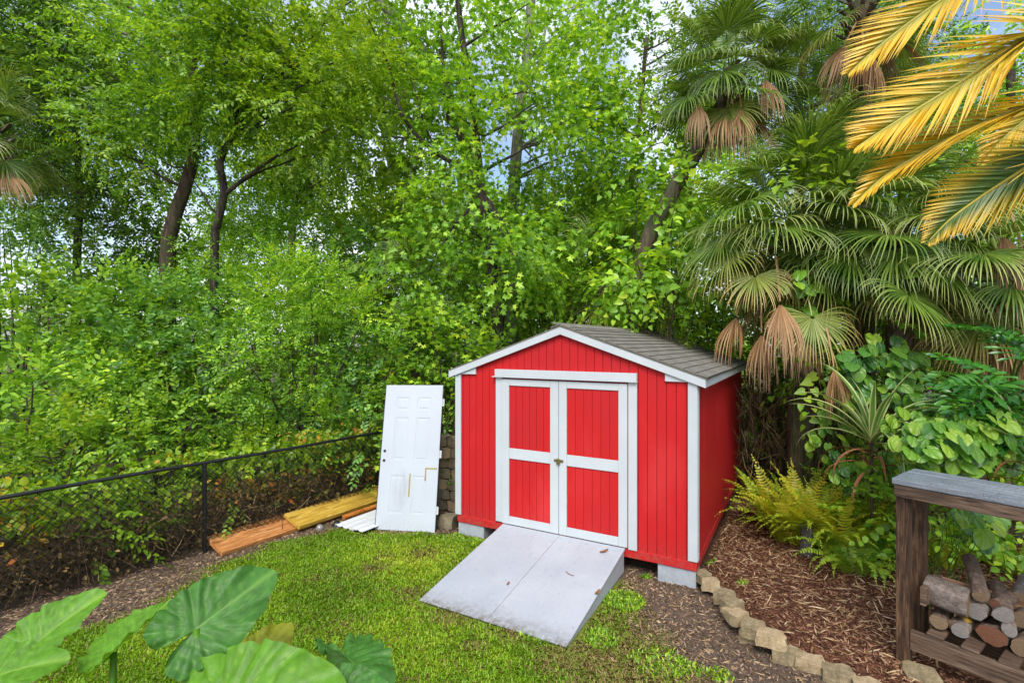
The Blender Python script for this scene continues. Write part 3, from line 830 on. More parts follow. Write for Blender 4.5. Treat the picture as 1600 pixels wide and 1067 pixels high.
for i in range(8):
    x = 0.2+i*0.2
    MB().box(x, x+0.10, 0.06, 0.445, 0.347, 0.372).build('floor_slat', M_beam, rack, bevel=0.004)
MB().box(0.14, LR, 0.452, 0.475, 0.60, 0.68).build('back_rail', wood_mat('rail_wood', (0.10, 0.05, 0.025), (0.24, 0.13, 0.07), (0.36, 0.22, 0.13), 0.6, (2, 24, 24), 0.5), rack, bevel=0.004)
MB().box(0.075, 0.115, 0.06, 0.44, 0.56, 0.70).build('end_rail', M_beam, rack, Matrix.Translation((0.085, 0, 0.0)), bevel=0.006)
M_rack = rack.matrix_basis.copy()

M_bark = speck_mat('log_bark', [(0.028, 0.019, 0.014), (0.11, 0.075, 0.055), (0.24, 0.18, 0.14)], 16, 60, 0.95, 1.0, 0.02)
M_bark2 = speck_mat('grey_log_bark', [(0.045, 0.037, 0.031), (0.16, 0.13, 0.11), (0.31, 0.27, 0.24)], 16, 60, 0.95, 1.0, 0.02)
def end_mat(name, a, b, c_):
    t = NT(name); w_ = t.node('ShaderNodeTexWave'); w_.wave_type = 'RINGS'; w_.rings_direction = 'X'
    w_.inputs['Scale'].default_value = 38; w_.inputs['Distortion'].default_value = 7; w_.inputs['Detail'].default_value = 5; w_.inputs['Detail Scale'].default_value = 3
    t.l.new(t.coord('Object'), w_.inputs['Vector'])
    return t.done(t.bsdf(t.ramp(w_.outputs['Fac'], [(0.2, a), (0.55, b), (0.9, c_)]), 0.85, t.bump(w_.outputs['Fac'], 0.4, 0.004)))
M_endr = end_mat('red_log_end', (0.10, 0.038, 0.02), (0.15, 0.058, 0.03), (0.20, 0.085, 0.045))
M_endg = end_mat('grey_log_end', (0.14, 0.125, 0.11), (0.20, 0.18, 0.165), (0.27, 0.25, 0.235))
M_endt = end_mat('tan_log_end', (0.12, 0.075, 0.04), (0.18, 0.12, 0.07), (0.25, 0.175, 0.105))
def log_at(px, py, z, r, L, ang, pitch, label, bark, endm, squash=1.0, seed=0, split=False):
    """near end of the log seen at px,py, height z; ang = direction of its length in the rack's frame"""
    g = G(px, py, z)
    rs = random.Random(seed); n = 18; m = 7
    ph = [rs.uniform(0, 6.28) for _ in range(4)]
    vs, fs = [], []
    bend = rs.uniform(-0.012, 0.012)
    for i in range(m):
        x = i/(m-1)*L
        for k in range(n):
            a = 2*math.pi*k/n
            q = r*(1+0.07*math.sin(2*a+ph[0])+0.05*math.sin(3*a+ph[1]+x*6)+(0.10*math.cos(4*a+ph[2]) if seed == 6 else 0)+0.035*math.sin(7*a+ph[2]-x*9)+0.03*math.sin(11*a+ph[3]+x*17))
            y, zz = q*math.cos(a), q*math.sin(a)*squash
            if split and zz > 0.15*r: zz = 0.15*r+0.15*(zz-0.15*r)
            vs.append((x, y+bend*math.sin(math.pi*x/L), zz))
    for i in range(m-1):
        for k in range(n): fs.append((i*n+k, i*n+(k+1) % n, (i+1)*n+(k+1) % n, (i+1)*n+k))
    d = rx*math.cos(ang)+ry*math.sin(ang); d = Vector((d.x*math.cos(pitch), d.y*math.cos(pitch), math.sin(pitch)))
    M = mat_at(g, d, (0, 0, 1))
    lg = empty('firewood_log', g, 0, label, 'log', 'logs in the firewood rack'); lg.matrix_basis = M
    MB().add(vs, fs).build('bark', bark, lg, smooth=True)
    for i, s_ in ((0, -1), (m-1, 1)):
        ring = [vs[i*n+k] for k in range(n)]
        c0 = Vector((i/(m-1)*L+s_*0.003, 0, 0))
        inner = [tuple(c0+(Vector(p)-c0)*0.93) for p in ring]
        mb = MB().add(list(ring)+inner+[tuple(c0)], [(k, (k+1) % n, n+(k+1) % n, n+k) for k in range(n)]+[(n+k, n+(k+1) % n, 2*n) for k in range(n)])
        mb.build('cut_end', endm, lg)
H2 = math.pi/2
log_at(1466, 972, 0.445, 0.052, 0.40, H2+.1, 0, 'small brown log low in the rack next to the front post', M_bark, M_endt, 1, 1)
log_at(1490, 978, 0.44, 0.040, 0.40, H2-.25, 0.05, 'thin pale log resting on the rack beam beside the grey one', M_bark, M_endt, 1, 2)
log_at(1500, 985, 0.43, 0.048, 0.36, H2+.05, 0.03, 'grey weathered log with a cut end facing the camera', M_bark2, M_endg, 1.15, 3)
log_at(1550, 993, 0.45, 0.082, 0.40, H2-.05, 0, 'thick log with a round reddish cut end', M_bark, M_endr, 0.85, 4)
log_at(1597, 1012, 0.44, 0.065, 0.40, H2-.1, 0, 'tan cut log at the right edge of the photo', M_bark, M_endt, 0.9, 5)
log_at(1446, 918, 0.64, 0.10, 0.26, 0.05, -0.06, 'big blocky split log on top by the end rail', M_bark2, M_endt, 0.95, 6)
log_at(1524, 955, 0.58, 0.062, 0.42, H2-.1, 0.02, 'mottled grey log in the middle layer of the rack', M_bark2, M_endg, 1, 7)
log_at(1532, 932, 0.70, 0.045, 0.46, H2+.35, 0.28, 'slim brown log lying slantwise on top of the pile', M_bark, M_endt, 1, 8)
log_at(1568, 960, 0.62, 0.058, 0.40, H2+.3, 0.12, 'curved dark log leaning beside the slim top one', M_bark, M_endg, 1, 9)
log_at(1594, 968, 0.58, 0.055, 0.42, H2-.05, 0.0, 'brown log above the tan cut log at the photo edge', M_bark, M_endt, 1, 10)
log_at(1590, 935, 0.68, 0.048, 0.40, H2+.05, 0.05, 'splintered pale log on top at the photo edge', M_bark2, M_endt, 1, 11)
log_at(1478, 940, 0.52, 0.036, 0.36, H2+.2, 0.05, 'short brown stick log just below the big blocky one', M_bark, M_endt, 1, 12)
log_at(1512, 940, 0.62, 0.034, 0.40, H2-.3, 0.1, 'thin mottled stick next to the big blocky log', M_bark2, M_endt, 1, 13)
log_at(1556, 945, 0.66, 0.040, 0.38, H2-.2, 0.06, 'dark branch piece between the top logs', M_bark, M_endr, 1, 14)
log_at(1577, 985, 0.53, 0.042, 0.40, H2+.1, 0.0, 'small log tucked above the reddish cut end', M_bark2, M_endg, 1, 15)
def shard(px, py, z, L, w, ang, label, m):
    g = G(px, py, z); d = rx*math.cos(ang)+ry*math.sin(ang)+Vector((0, 0, 0.25))
    o = MB().add([(0, -w/2, 0), (L*0.6, -w*0.6, 0.006), (L, 0, 0), (L*0.55, w*0.55, 0.004), (0, w/2, 0), (0, -w/2, 0.02), (L*0.6, -w*0.6, 0.028), (L, 0, 0.012), (L*0.55, w*0.55, 0.03), (0, w/2, 0.022)],
                 [(4,3,2,1,0), (5,6,7,8,9), (0,1,6,5), (1,2,7,6), (2,3,8,7), (3,4,9,8), (4,0,5,9)]).build('kindling', m, None, mat_at(g, d, (0, 0, 1)))
    return tag(o, label, 'kindling')
shard(1512, 972, 0.47, 0.22, 0.05, H2+.5, 'amber wood splinter wedged between the logs', M_yellow)
shard(1500, 950, 0.54, 0.16, 0.04, 0.3, 'short orange wood splinter beside the big blocky log', M_orange)
# ---------------------------------------------------------------- foliage kit
def rotm(yaw, pitch, roll):
    cy, sy = math.cos(yaw), math.sin(yaw); cp, sp = math.cos(pitch), math.sin(pitch); cr, sr = math.cos(roll), math.sin(roll)
    Rz = np.array([[cy, -sy, 0], [sy, cy, 0], [0, 0, 1]]); Ry = np.array([[cp, 0, sp], [0, 1, 0], [-sp, 0, cp]]); Rx = np.array([[1, 0, 0], [0, cr, -sr], [0, sr, cr]])
    return Rz @ Ry @ Rx

def half_leaf(pts, fold=0.22, curl=0.18):
    """both halves of a leaf from one half outline (x along the midrib, y out); folded on the midrib"""
    k = len(pts)
    def z(x, y): return fold*abs(y)-curl*x*x
    V = [(x, y, z(x, y)) for x, y in pts]+[(x, -y, z(x, y)) for x, y in pts[1:-1][::-1]]
    n = len(V)
    F = [list(range(k)), [0]+list(range(k-1, n))]
    return np.array(V), np.array(F)

LEAF = {
    'ovate': half_leaf([(0, 0), (0.32, 0.26), (0.70, 0.20), (1, 0)]),
    'round': half_leaf([(0, 0), (0.28, 0.40), (0.74, 0.32), (1, 0)]),
    'narrow': half_leaf([(0, 0), (0.30, 0.15), (0.70, 0.13), (1, 0)], 0.3, 0.25),
    'maple': half_leaf([(0, 0), (0.06, 0.42), (0.28, 0.20), (0.64, 0.50), (0.58, 0.15), (1, 0)], 0.15, 0.25),
    'far': (np.array([(0, 0, 0), (0.45, 0.27, 0.05), (1, 0, -0.15), (0.45, -0.27, 0.05)]), np.array([[0, 1, 2, 3]])),
    'heart': half_leaf([(0, 0), (-0.16, 0.24), (0.10, 0.47), (0.50, 0.36), (0.80, 0.15), (1, 0)], 0.18, 0.30),
}

def spray(kind, n, L, size, seed, droop=0.18, pet=0.0, spread=(35, 75)):
    r = random.Random(seed); lv, lf = LEAF[kind]
    V, F, I = [], [], []
    for i in range(n):
        t_ = (i+0.6)/n; s_ = 1 if i % 2 else -1
        yaw = s_*R(r.uniform(*spread)) if i < n-1 else R(r.uniform(-15, 15))
        M = rotm(yaw, R(r.uniform(-12, 32)), R(r.uniform(-32, 32)))
        p = np.array([t_*L, 0, -droop*L*t_*t_])+M @ np.array([pet*size, 0, 0])
        sc = size*r.uniform(0.7, 1.12)*(1-0.22*t_*t_)
        V.append((lv*sc) @ M.T+p); F.append(lf+i*len(lv)); I += [i]*len(lf)
    return np.concatenate(V), np.concatenate(F), np.array(I), n

def pinnate_spray(nleaf, nlt, L, size, seed):
    """a twig carrying a few feather leaves of small leaflets"""
    r = random.Random(seed); lv, lf = LEAF['ovate']
    V, F, I = [], [], []; cnt = 0
    for i in range(nleaf):
        t_ = (i+0.4)/nleaf; s_ = 1 if i % 2 else -1
        B = rotm(s_*R(r.uniform(25, 70)) if i < nleaf-1 else 0.0, R(r.uniform(-20, 25)), R(r.uniform(-25, 25))); base = np.array([t_*L*0.8, 0, -0.1*L*t_*t_])
        LL = size*nlt*0.36
        for j in range(nlt):
            u = (j+1)/nlt; sj = 1 if j % 2 else -1
            M = rotm(sj*R(r.uniform(45, 75)) if j < nlt-1 else 0.0, R(r.uniform(-5, 25)), R(r.uniform(-20, 20)))
            p = np.array([u*LL, 0, -0.25*LL*u*u])
            q = (lv*size*r.uniform(0.75, 1.1)) @ M.T+p
            V.append(q @ B.T+base); F.append(lf+cnt*len(lv)); I += [cnt]*len(lf); cnt += 1
    return np.concatenate(V), np.concatenate(F), np.array(I), cnt

SPRAY = {
    'ovate': [spray('ovate', 13, 0.46, 0.105, 10+i) for i in range(5)],
    'ovate_s': [spray('ovate', 16, 0.42, 0.075, 20+i) for i in range(5)],
    'round': [spray('round', 11, 0.42, 0.10, 30+i, 0.2, 0.25) for i in range(5)],
    'narrow': [spray('narrow', 12, 0.44, 0.15, 40+i, 0.25, 0.1, (25, 60)) for i in range(5)],
    'maple': [spray('maple', 9, 0.45, 0.135, 50+i, 0.22, 0.5, (30, 85)) for i in range(5)],
    'feather': [pinnate_spray(4, 11, 0.42, 0.062, 60+i) for i in range(5)],
    'heart': [spray('heart', 7, 0.5, 0.13, 70+i, 0.35, 0.35, (30, 95)) for i in range(5)],
    'far': [spray('far', 12, 0.46, 0.11, 90+i) for i in range(4)],
    'oak': [spray('narrow', 17, 0.40, 0.085, 80+i, 0.15, 0.0, (30, 80)) for i in range(5)],
}

def norm_rows(a): return a/np.maximum(np.linalg.norm(a, axis=1, keepdims=True), 1e-9)

def scatter(name, tmpls, pos, axis, up, scale, rnd2, seed):
    r = np.random.RandomState(seed)
    x = norm_rows(axis); y = norm_rows(np.cross(up, x)); z = np.cross(x, y)
    Rm = np.stack([x, y, z], -1)                                # columns are the axes
    which = r.randint(0, len(tmpls), len(pos))
    Vs, Fs, a1, a2, off = [], [], [], [], 0
    for k, (tv, tf, ti, nl) in enumerate(tmpls):
        s = np.nonzero(which == k)[0]
        if not len(s): continue
        V = np.einsum('nij,vj->nvi', Rm[s]*scale[s, None, None], tv)+pos[s][:, None, :]
        nv = len(tv)
        F = tf[None]+(np.arange(len(s))*nv)[:, None, None]+off
        rl = r.rand(len(s), nl)
        a1.append(rl[:, ti].ravel()); a2.append(np.repeat(rnd2[s], len(tf)))
        Vs.append(V.reshape(-1, 3)); Fs.append(F.reshape(-1, tf.shape[1])); off += len(s)*nv
    return fast_mesh(name, np.concatenate(Vs), np.concatenate(Fs), {'rnd': np.concatenate(a1), 'rnd2': np.concatenate(a2)})

TRI = [0]
def clumps_foliage(name, kind, centers, radii, per, mat_, parent, seed, scale=1.0, core=None, flat=0.8, hang=0.0, full=0.5):
    r = np.random.RandomState(seed)
    C = np.asarray(centers, float); n = len(C)
    cnt = np.maximum(3, (per*(radii/np.mean(radii))**2).astype(int))
    ci = np.repeat(np.arange(n), cnt); N = len(ci)
    d = norm_rows(r.normal(size=(N, 3))+np.array([0, 0, 0.25]))
    rad = radii[ci]*(full+(1-full)*np.sqrt(r.rand(N)))
    rad *= 1+0.18*r.normal(size=N)
    off = d*rad[:, None]; off[:, 2] *= flat
    pos = C[ci]+off
    core = np.mean(C, 0) if core is None else np.asarray(core)
    outw = norm_rows(C[ci]-core+1e-6)
    axis = d*0.75+outw*0.35+r.normal(size=(N, 3))*0.38+np.array([0, 0, -hang])
    up = np.array([0, 0, 1.0])+d*0.45+r.normal(size=(N, 3))*0.32
    cr = r.rand(n)
    rnd2 = np.clip(0.5*cr[ci]+0.3*r.rand(N)+0.2*(off[:, 2]/(radii[ci]*flat)*0.5+0.5), 0, 1)  # random tone per clump and spray, paler towards the clump's top
    sc = scale*r.uniform(0.8, 1.2, N)
    ok = pos[:, 2] > height(pos[:, 0], pos[:, 1])+0.06
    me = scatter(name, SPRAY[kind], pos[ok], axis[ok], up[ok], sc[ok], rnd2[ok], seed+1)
    TRI[0] += sum(max(1, p) for p in [len(me.loops)-2*len(me.polygons)])
    return link_mesh(name, me, mat_, parent)

def bez(p0, p1, p2, n):
    p0, p1, p2 = Vector(p0), Vector(p1), Vector(p2)
    return [p0*(1-t)**2+p1*2*t*(1-t)+p2*t*t for t in np.linspace(0, 1, n)]

def wobble(path, amp, r):
    out = [Vector(p) for p in path]
    for i in range(1, len(out)-1): out[i] += Vector((r.uniform(-amp, amp), r.uniform(-amp, amp), r.uniform(-amp, amp)*0.5))
    return out

def resample(path, n):
    pts = [np.array(p) for p in path]
    # Catmull-Rom through the points
    out = []
    m = len(pts)
    for u in np.linspace(0, m-1-1e-6, n):
        i = int(u); t_ = u-i
        p0, p1, p2, p3 = pts[max(i-1, 0)], pts[i], pts[min(i+1, m-1)], pts[min(i+2, m-1)]
        out.append(Vector(0.5*((2*p1)+(-p0+p2)*t_+(2*p0-5*p1+4*p2-p3)*t_**2+(-p0+3*p1-3*p2+p3)*t_**3)))
    return out

def bark_mat(name, a, b, c_, moss=None):
    t = NT(name)
    v = t.coord('Object', (9, 9, 2.2)); n1 = t.noise(v, 1.4, 8, 0.7, 0.8); n2 = t.noise(t.coord('Object'), 3.5, 5)
    c = t.ramp(n1, [(0.3, a), (0.5, b), (0.72, c_)])
    if moss: c = t.mix(t.ramp(n2, [(0.48, 0.0), (0.66, 0.8)]), c, moss)
    return t.done(t.bsdf(c, 0.95, t.bump(n1, 1.0, 0.03), 0.2))
M_bk_dark = bark_mat('dark_bark', (0.012, 0.010, 0.008), (0.045, 0.036, 0.028), (0.13, 0.11, 0.09))
M_bk_grey = bark_mat('grey_bark', (0.05, 0.045, 0.038), (0.17, 0.155, 0.135), (0.36, 0.34, 0.31), (0.20, 0.23, 0.18))
M_bk_brown = bark_mat('brown_bark', (0.02, 0.014, 0.010), (0.075, 0.052, 0.038), (0.18, 0.135, 0.10), (0.05, 0.06, 0.03))

G_mid = [(0.0601, 0.1397, 0.0132), (0.1366, 0.2901, 0.0238), (0.246, 0.4617, 0.0371), (0.4646, 0.6443, 0.0595)]
G_light = [(0.0858, 0.202, 0.0166), (0.1837, 0.385, 0.0296), (0.3183, 0.5774, 0.0415), (0.6122, 0.7699, 0.0593)]
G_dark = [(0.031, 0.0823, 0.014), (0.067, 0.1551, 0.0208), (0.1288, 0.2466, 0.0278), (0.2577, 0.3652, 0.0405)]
G_yel = [(0.0868, 0.18, 0.0118), (0.1682, 0.3164, 0.0185), (0.2822, 0.4472, 0.0252), (0.4342, 0.5563, 0.042)]
G_blue = [(0.0511, 0.1356, 0.0328), (0.1074, 0.2623, 0.0524), (0.1919, 0.4043, 0.0738), (0.3326, 0.5682, 0.0983)]
G_autumn = [(0.0875, 0.1305, 0.0144), (0.245, 0.261, 0.024), (0.56, 0.377, 0.036), (0.665, 0.203, 0.036)]
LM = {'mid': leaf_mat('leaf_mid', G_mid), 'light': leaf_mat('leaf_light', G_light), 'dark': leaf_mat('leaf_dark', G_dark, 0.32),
      'yel': leaf_mat('leaf_yellowgreen', G_yel), 'blue': leaf_mat('leaf_bluegreen', G_blue, 0.34), 'autumn': leaf_mat('leaf_turning', G_autumn)}

def lobes_px(lobes, Y, seed, dens=1.0, cr=(0.45, 0.8)):
    """clump centres filling image-placed lobes: (px, py, rx_px, ry_px[, dY])"""
    r = np.random.RandomState(seed); C, Rd = [], []
    for lb in lobes:
        px, py, rx_, ry_ = lb[:4]; dY = lb[4] if len(lb) > 4 else 0.0
        y = Y+dY; c = P(px, py, y); a = rx_/FPX*y; b = ry_/FPX*y; dp = min(a, 1.8)*0.8
        n = max(3, int(dens*(a*b)*2.6/(np.mean(cr)**2)/2.2))
        for _ in range(n):
            d = r.normal(size=3); d /= np.linalg.norm(d); q = 0.45+0.5*math.sqrt(r.rand())
            C.append((c.x+d[0]*a*q, c.y+d[1]*dp*q, c.z+d[2]*b*q)); Rd.append(r.uniform(*cr))
    return np.array(C), np.array(Rd)

def tree(name, label, trunk_px, Y, r0, r1, lobes, kind, leaf, bark, seed, per=16, scale=1.0, dens=1.0, cr=(0.45, 0.8), limbs=True, cat='tree', group='trees of the thicket', extra=(), flat=0.8, hang=0.0):
    rd = random.Random(seed)
    path = [P(px, py, Y+(q[0] if q else 0)) for px, py, *q in trunk_px]
    g = Vector((path[0].x, path[0].y, 0))
    if path[0].z > 0.1: path = [Vector((path[0].x, path[0].y, -0.1))]+path
    root = empty(name, g, 0, label, cat, group)
    mb = MB()
    tp = resample(path, max(10, 4*len(path)))
    tp = [p-g for p in tp]
    n = len(tp)
    mb.tube(tp, [r0+(r1-r0)*(i/(n-1))**0.8 for i in range(n)], 10)
    for ex, ra, rb_ in extra:
        ep = resample([P(px, py, Y+(q[0] if q else 0))-g for px, py, *q in ex], 4*len(ex)); m = len(ep)
        mb.tube(ep, [ra+(rb_-ra)*(i/(m-1)) for i in range(m)], 7)
    C, Rd = lobes_px(lobes, Y, seed, dens, cr)
    if limbs and len(C):
        k = len(C)
        for i in rd.sample(range(k), min(k, 22)):
            c = Vector(C[i])-g
            # leave the trunk somewhat below the clump
            cand = [p for p in tp if p.z < c.z-0.2 and p.z > tp[n//3].z] or [tp[n//2]]
            s = min(cand, key=lambda p: (p-c).length+0.5*abs((c.z-p.z)-0.6*math.hypot(c.x-p.x, c.y-p.y)))
            mid = s.lerp(c, 0.5)+Vector((0, 0, 0.18*(c-s).length*rd.uniform(-0.3, 0.8)))
            q = wobble(bez(s, mid, c, 7), 0.05, rd)
            rr_ = max(0.012, min(r1*0.8, 0.014*(c-s).length+0.006))
            mb.tube(q, [rr_*(1-0.8*j/6)+0.003 for j in range(7)], 5, False)
    mb.build('trunk', bark, root, smooth=True)
    o = clumps_foliage('crown', kind, C-np.array(g), Rd, int(per*2.7), LM[leaf], root, seed+5, scale, None, flat, hang)
    return root

# clumps_foliage drops leaves below ground using world coordinates; crowns are built relative to their tree, so shift is applied there
_cf = clumps_foliage
def clumps_foliage(name, kind, centers, radii, per, mat_, parent, seed, scale=1.0, core=None, flat=0.8, hang=0.0, full=0.5):
    return _cf(name, kind, centers, radii, per, mat_, parent, seed, scale, core, flat, hang, full)

def shrub(name, label, px, ytop, Y, wpx, kind, leaf, seed, per=15, scale=1.0, bark=None, cr=(0.32, 0.55), zlow=0.15, depth=1.0, group='shrubs of the thicket', cat='shrub', flat=0.85, hang=0.0):
    rd = random.Random(seed); r = np.random.RandomState(seed)
    top = P(px, ytop, Y); a = wpx/2/FPX*Y; H = top.z
    g = Vector((top.x, Y, 0))
    root = empty(name, g, 0, label, cat, group)
    C, Rd = [], []
    n = max(8, int(a*H*2.0/(np.mean(cr)**2)/1.7))
    for _ in range(n):
        u = r.rand()**0.75; z = zlow+(H-zlow-cr[0])*u
        w = a*(0.75+0.45*math.sin(math.pi*min(1, u*0.9+0.1)))*(1-0.55*max(0, u-0.6)/0.4)
        th = r.uniform(0, 2*math.pi); q = 0.35+0.65*math.sqrt(r.rand())
        C.append((w*q*math.cos(th), w*q*math.sin(th)*depth*min(1, 1.3/max(a, 0.1)), z)); Rd.append(r.uniform(*cr))
    C, Rd = np.array(C), np.array(Rd)
    mb = MB()
    for i in rd.sample(range(n), min(n, 16)):
        c = Vector(C[i]); b = Vector((rd.uniform(-.15, .15), rd.uniform(-.15, .15), -0.05))
        q = wobble(bez(b, Vector((c.x*0.35, c.y*0.35, c.z*0.6)), c, 7), 0.04, rd)
        mb.tube(q, [0.022*(1-0.8*j/6)+0.004 for j in range(7)], 5, False)
    mb.build('stems', bark or M_bk_brown, root, smooth=True)
    clumps_foliage('foliage', kind, C, Rd, per, LM[leaf], root, seed+5, scale, (0, 0, H*0.4), flat, hang)
    return root

# ---------------------------------------------------------------- the thicket: trees
tree('hardwood_tree', 'tree with thick curved grey brown trunk rising out of the bushes behind the fence', [(262, 420), (270, 350), (290, 290), (303, 235), (305, 160), (300, 60), (310, -40)], 10.5, 0.17, 0.07,
     [(200, 100, 110, 90), (330, 60, 120, 80), (260, 190, 90, 50), (400, 130, 90, 70, 1.0), (150, 20, 120, 60, 1), (250, 140, 100, 60, -.8), (330, 150, 80, 45, -.8), (180, 210, 80, 50, -.4), (290, 40, 110, 60, -.8)], 'ovate_s', 'mid', M_bk_brown, 101, 17, 1.35)
tree('forked_tree', 'slender dark sinuous trunk that forks below its bright crown', [(335, 400), (340, 350), (350, 300), (344, 255), (358, 220), (374, 190)], 9.8, 0.085, 0.06,
     [(430, 90, 95, 90), (480, 150, 80, 70, 0.8), (380, 40, 80, 70), (520, 50, 80, 80, 0.6), (430, 130, 90, 50, -.7), (500, 200, 70, 50), (400, 70, 90, 60, -.7), (540, 140, 60, 60)], 'ovate_s', 'yel', M_bk_dark, 102, 17, 1.35,
     extra=[([(374, 190), (400, 150), (440, 115), (470, 95)], 0.05, 0.02), ([(370, 195), (362, 150), (352, 100), (350, 40)], 0.045, 0.015), ([(346, 345, 0.1), (330, 325, 0.1), (315, 300, 0.2), (300, 280, .3)], 0.025, 0.012)])
tree('dark_oak', 'dark leaved tree filling the top corner at the far end of the fence view', [(120, 420), (125, 300), (115, 180), (90, 60), (80, -60)], 12.5, 0.10, 0.05,
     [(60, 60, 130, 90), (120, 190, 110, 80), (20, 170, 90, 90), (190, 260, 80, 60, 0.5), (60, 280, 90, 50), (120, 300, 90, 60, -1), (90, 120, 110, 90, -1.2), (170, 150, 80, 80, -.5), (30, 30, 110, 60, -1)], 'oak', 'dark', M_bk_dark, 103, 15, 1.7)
tree('background_tree', 'pale yellow green tree seen between the curved trunks and the maple', [(455, 400), (460, 300), (440, 200), (465, 60)], 15.5, 0.14, 0.06,
     [(540, 90, 90, 80), (480, 220, 100, 70), (580, 210, 70, 80), (420, 280, 80, 50), (560, 300, 70, 40)], 'ovate', 'yel', M_bk_grey, 104, 15, 1.7)
tree('maple_tree', 'maple with dark upright trunk behind the shed ridge', [(778, 500), (772, 440), (765, 380), (754, 310), (746, 240), (738, 150), (722, 60), (712, -40)], 10.0, 0.14, 0.05,
     [(760, 120, 110, 80), (690, 230, 85, 60), (850, 200, 75, 70), (780, 330, 110, 60), (700, 70, 75, 70, .6), (860, 90, 75, 70, .5), (690, 380, 80, 60, -.5), (850, 410, 90, 60, -.6), (760, 440, 90, 50, -.6), (660, 150, 60, 55, .5), (730, 170, 60, 50, -.4), (810, 140, 60, 50, .3), (780, 30, 80, 40, .5)],
     'maple', 'light', M_bk_dark, 105, 10, 1.0, 0.9, extra=[([(748, 250), (725, 215), (700, 185), (692, 100), (688, 20)], 0.05, 0.02), ([(735, 265), (690, 245), (650, 210), (625, 170), (605, 95), (570, 20)], 0.05, 0.018),
        ([(752, 215), (790, 195), (815, 175), (838, 160)], 0.028, 0.012), ([(690, 245), (665, 200), (648, 140), (620, 60)], 0.025, 0.01)])
tree('pale_trunk_tree', 'tall tree with mottled pale grey trunk to the side of the maple', [(800, 420), (803, 300), (808, 225), (815, 150), (825, 80), (832, -40)], 12.5, 0.17, 0.11,
     [(880, 40, 80, 60), (930, 130, 70, 60), (780, 40, 70, 50), (900, 250, 80, 60), (860, 320, 80, 50), (860, 160, 60, 50, .5), (900, 190, 50, 50), (930, 60, 70, 60, .6)], 'maple', 'light', M_bk_grey, 106, 10, 1.2, 0.9,
     extra=[([(815, 150), (840, 110), (850, 60), (862, -20)], 0.05, 0.02)])
tree('leaning_tree', 'leaning grey trunk slanting up towards the top of the photo over bare sky', [(775, 420, 1), (745, 300, .8), (712, 180, .4), (676, 105), (640, 55), (590, -5), (540, -60)], 11.5, 0.15, 0.12,
     [(640, 30, 60, 40), (585, 120, 60, 60, .5), (600, 260, 80, 60), (640, 310, 80, 60), (560, 60, 50, 60, .4), (540, 180, 50, 60)], 'maple', 'yel', M_bk_grey, 107, 9, 1.1, 0.8, extra=[([(640, 240), (632, 150), (612, 70), (596, 10)], 0.03, 0.012)])
tree('yellow_green_tree', 'yellow green leafy tree in front of open sky beside the palms', [(985, 480), (990, 380), (985, 300), (1000, 180), (1010, 60)], 13.5, 0.12, 0.05,
     [(1000, 220, 80, 70), (960, 300, 80, 60), (1040, 120, 60, 60), (1050, 40, 60, 50), (930, 200, 50, 50), (1010, 350, 80, 50), (920, 320, 60, 50), (900, 380, 60, 50)], 'ovate', 'yel', M_bk_brown, 108, 15, 1.3)
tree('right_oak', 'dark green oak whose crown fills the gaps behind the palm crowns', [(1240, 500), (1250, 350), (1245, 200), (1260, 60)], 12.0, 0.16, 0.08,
     [(1230, 90, 110, 90), (1330, 180, 100, 80), (1180, 200, 80, 70), (1420, 260, 110, 70), (1290, 20, 110, 60), (1500, 160, 110, 110, .5), (1430, 60, 90, 80, .5)], 'oak', 'dark', M_bk_dark, 109, 14, 1.35)
tree('corner_tree', 'shaded green tree behind the yellow palm fronds in the far corner', [(1560, 520), (1550, 400), (1575, 250), (1580, 80)], 10.5, 0.15, 0.07,
     [(1560, 250, 110, 90), (1600, 100, 100, 90), (1500, 360, 100, 60), (1620, 400, 100, 80)], 'ovate_s', 'mid', M_bk_dark, 110, 14, 1.25)

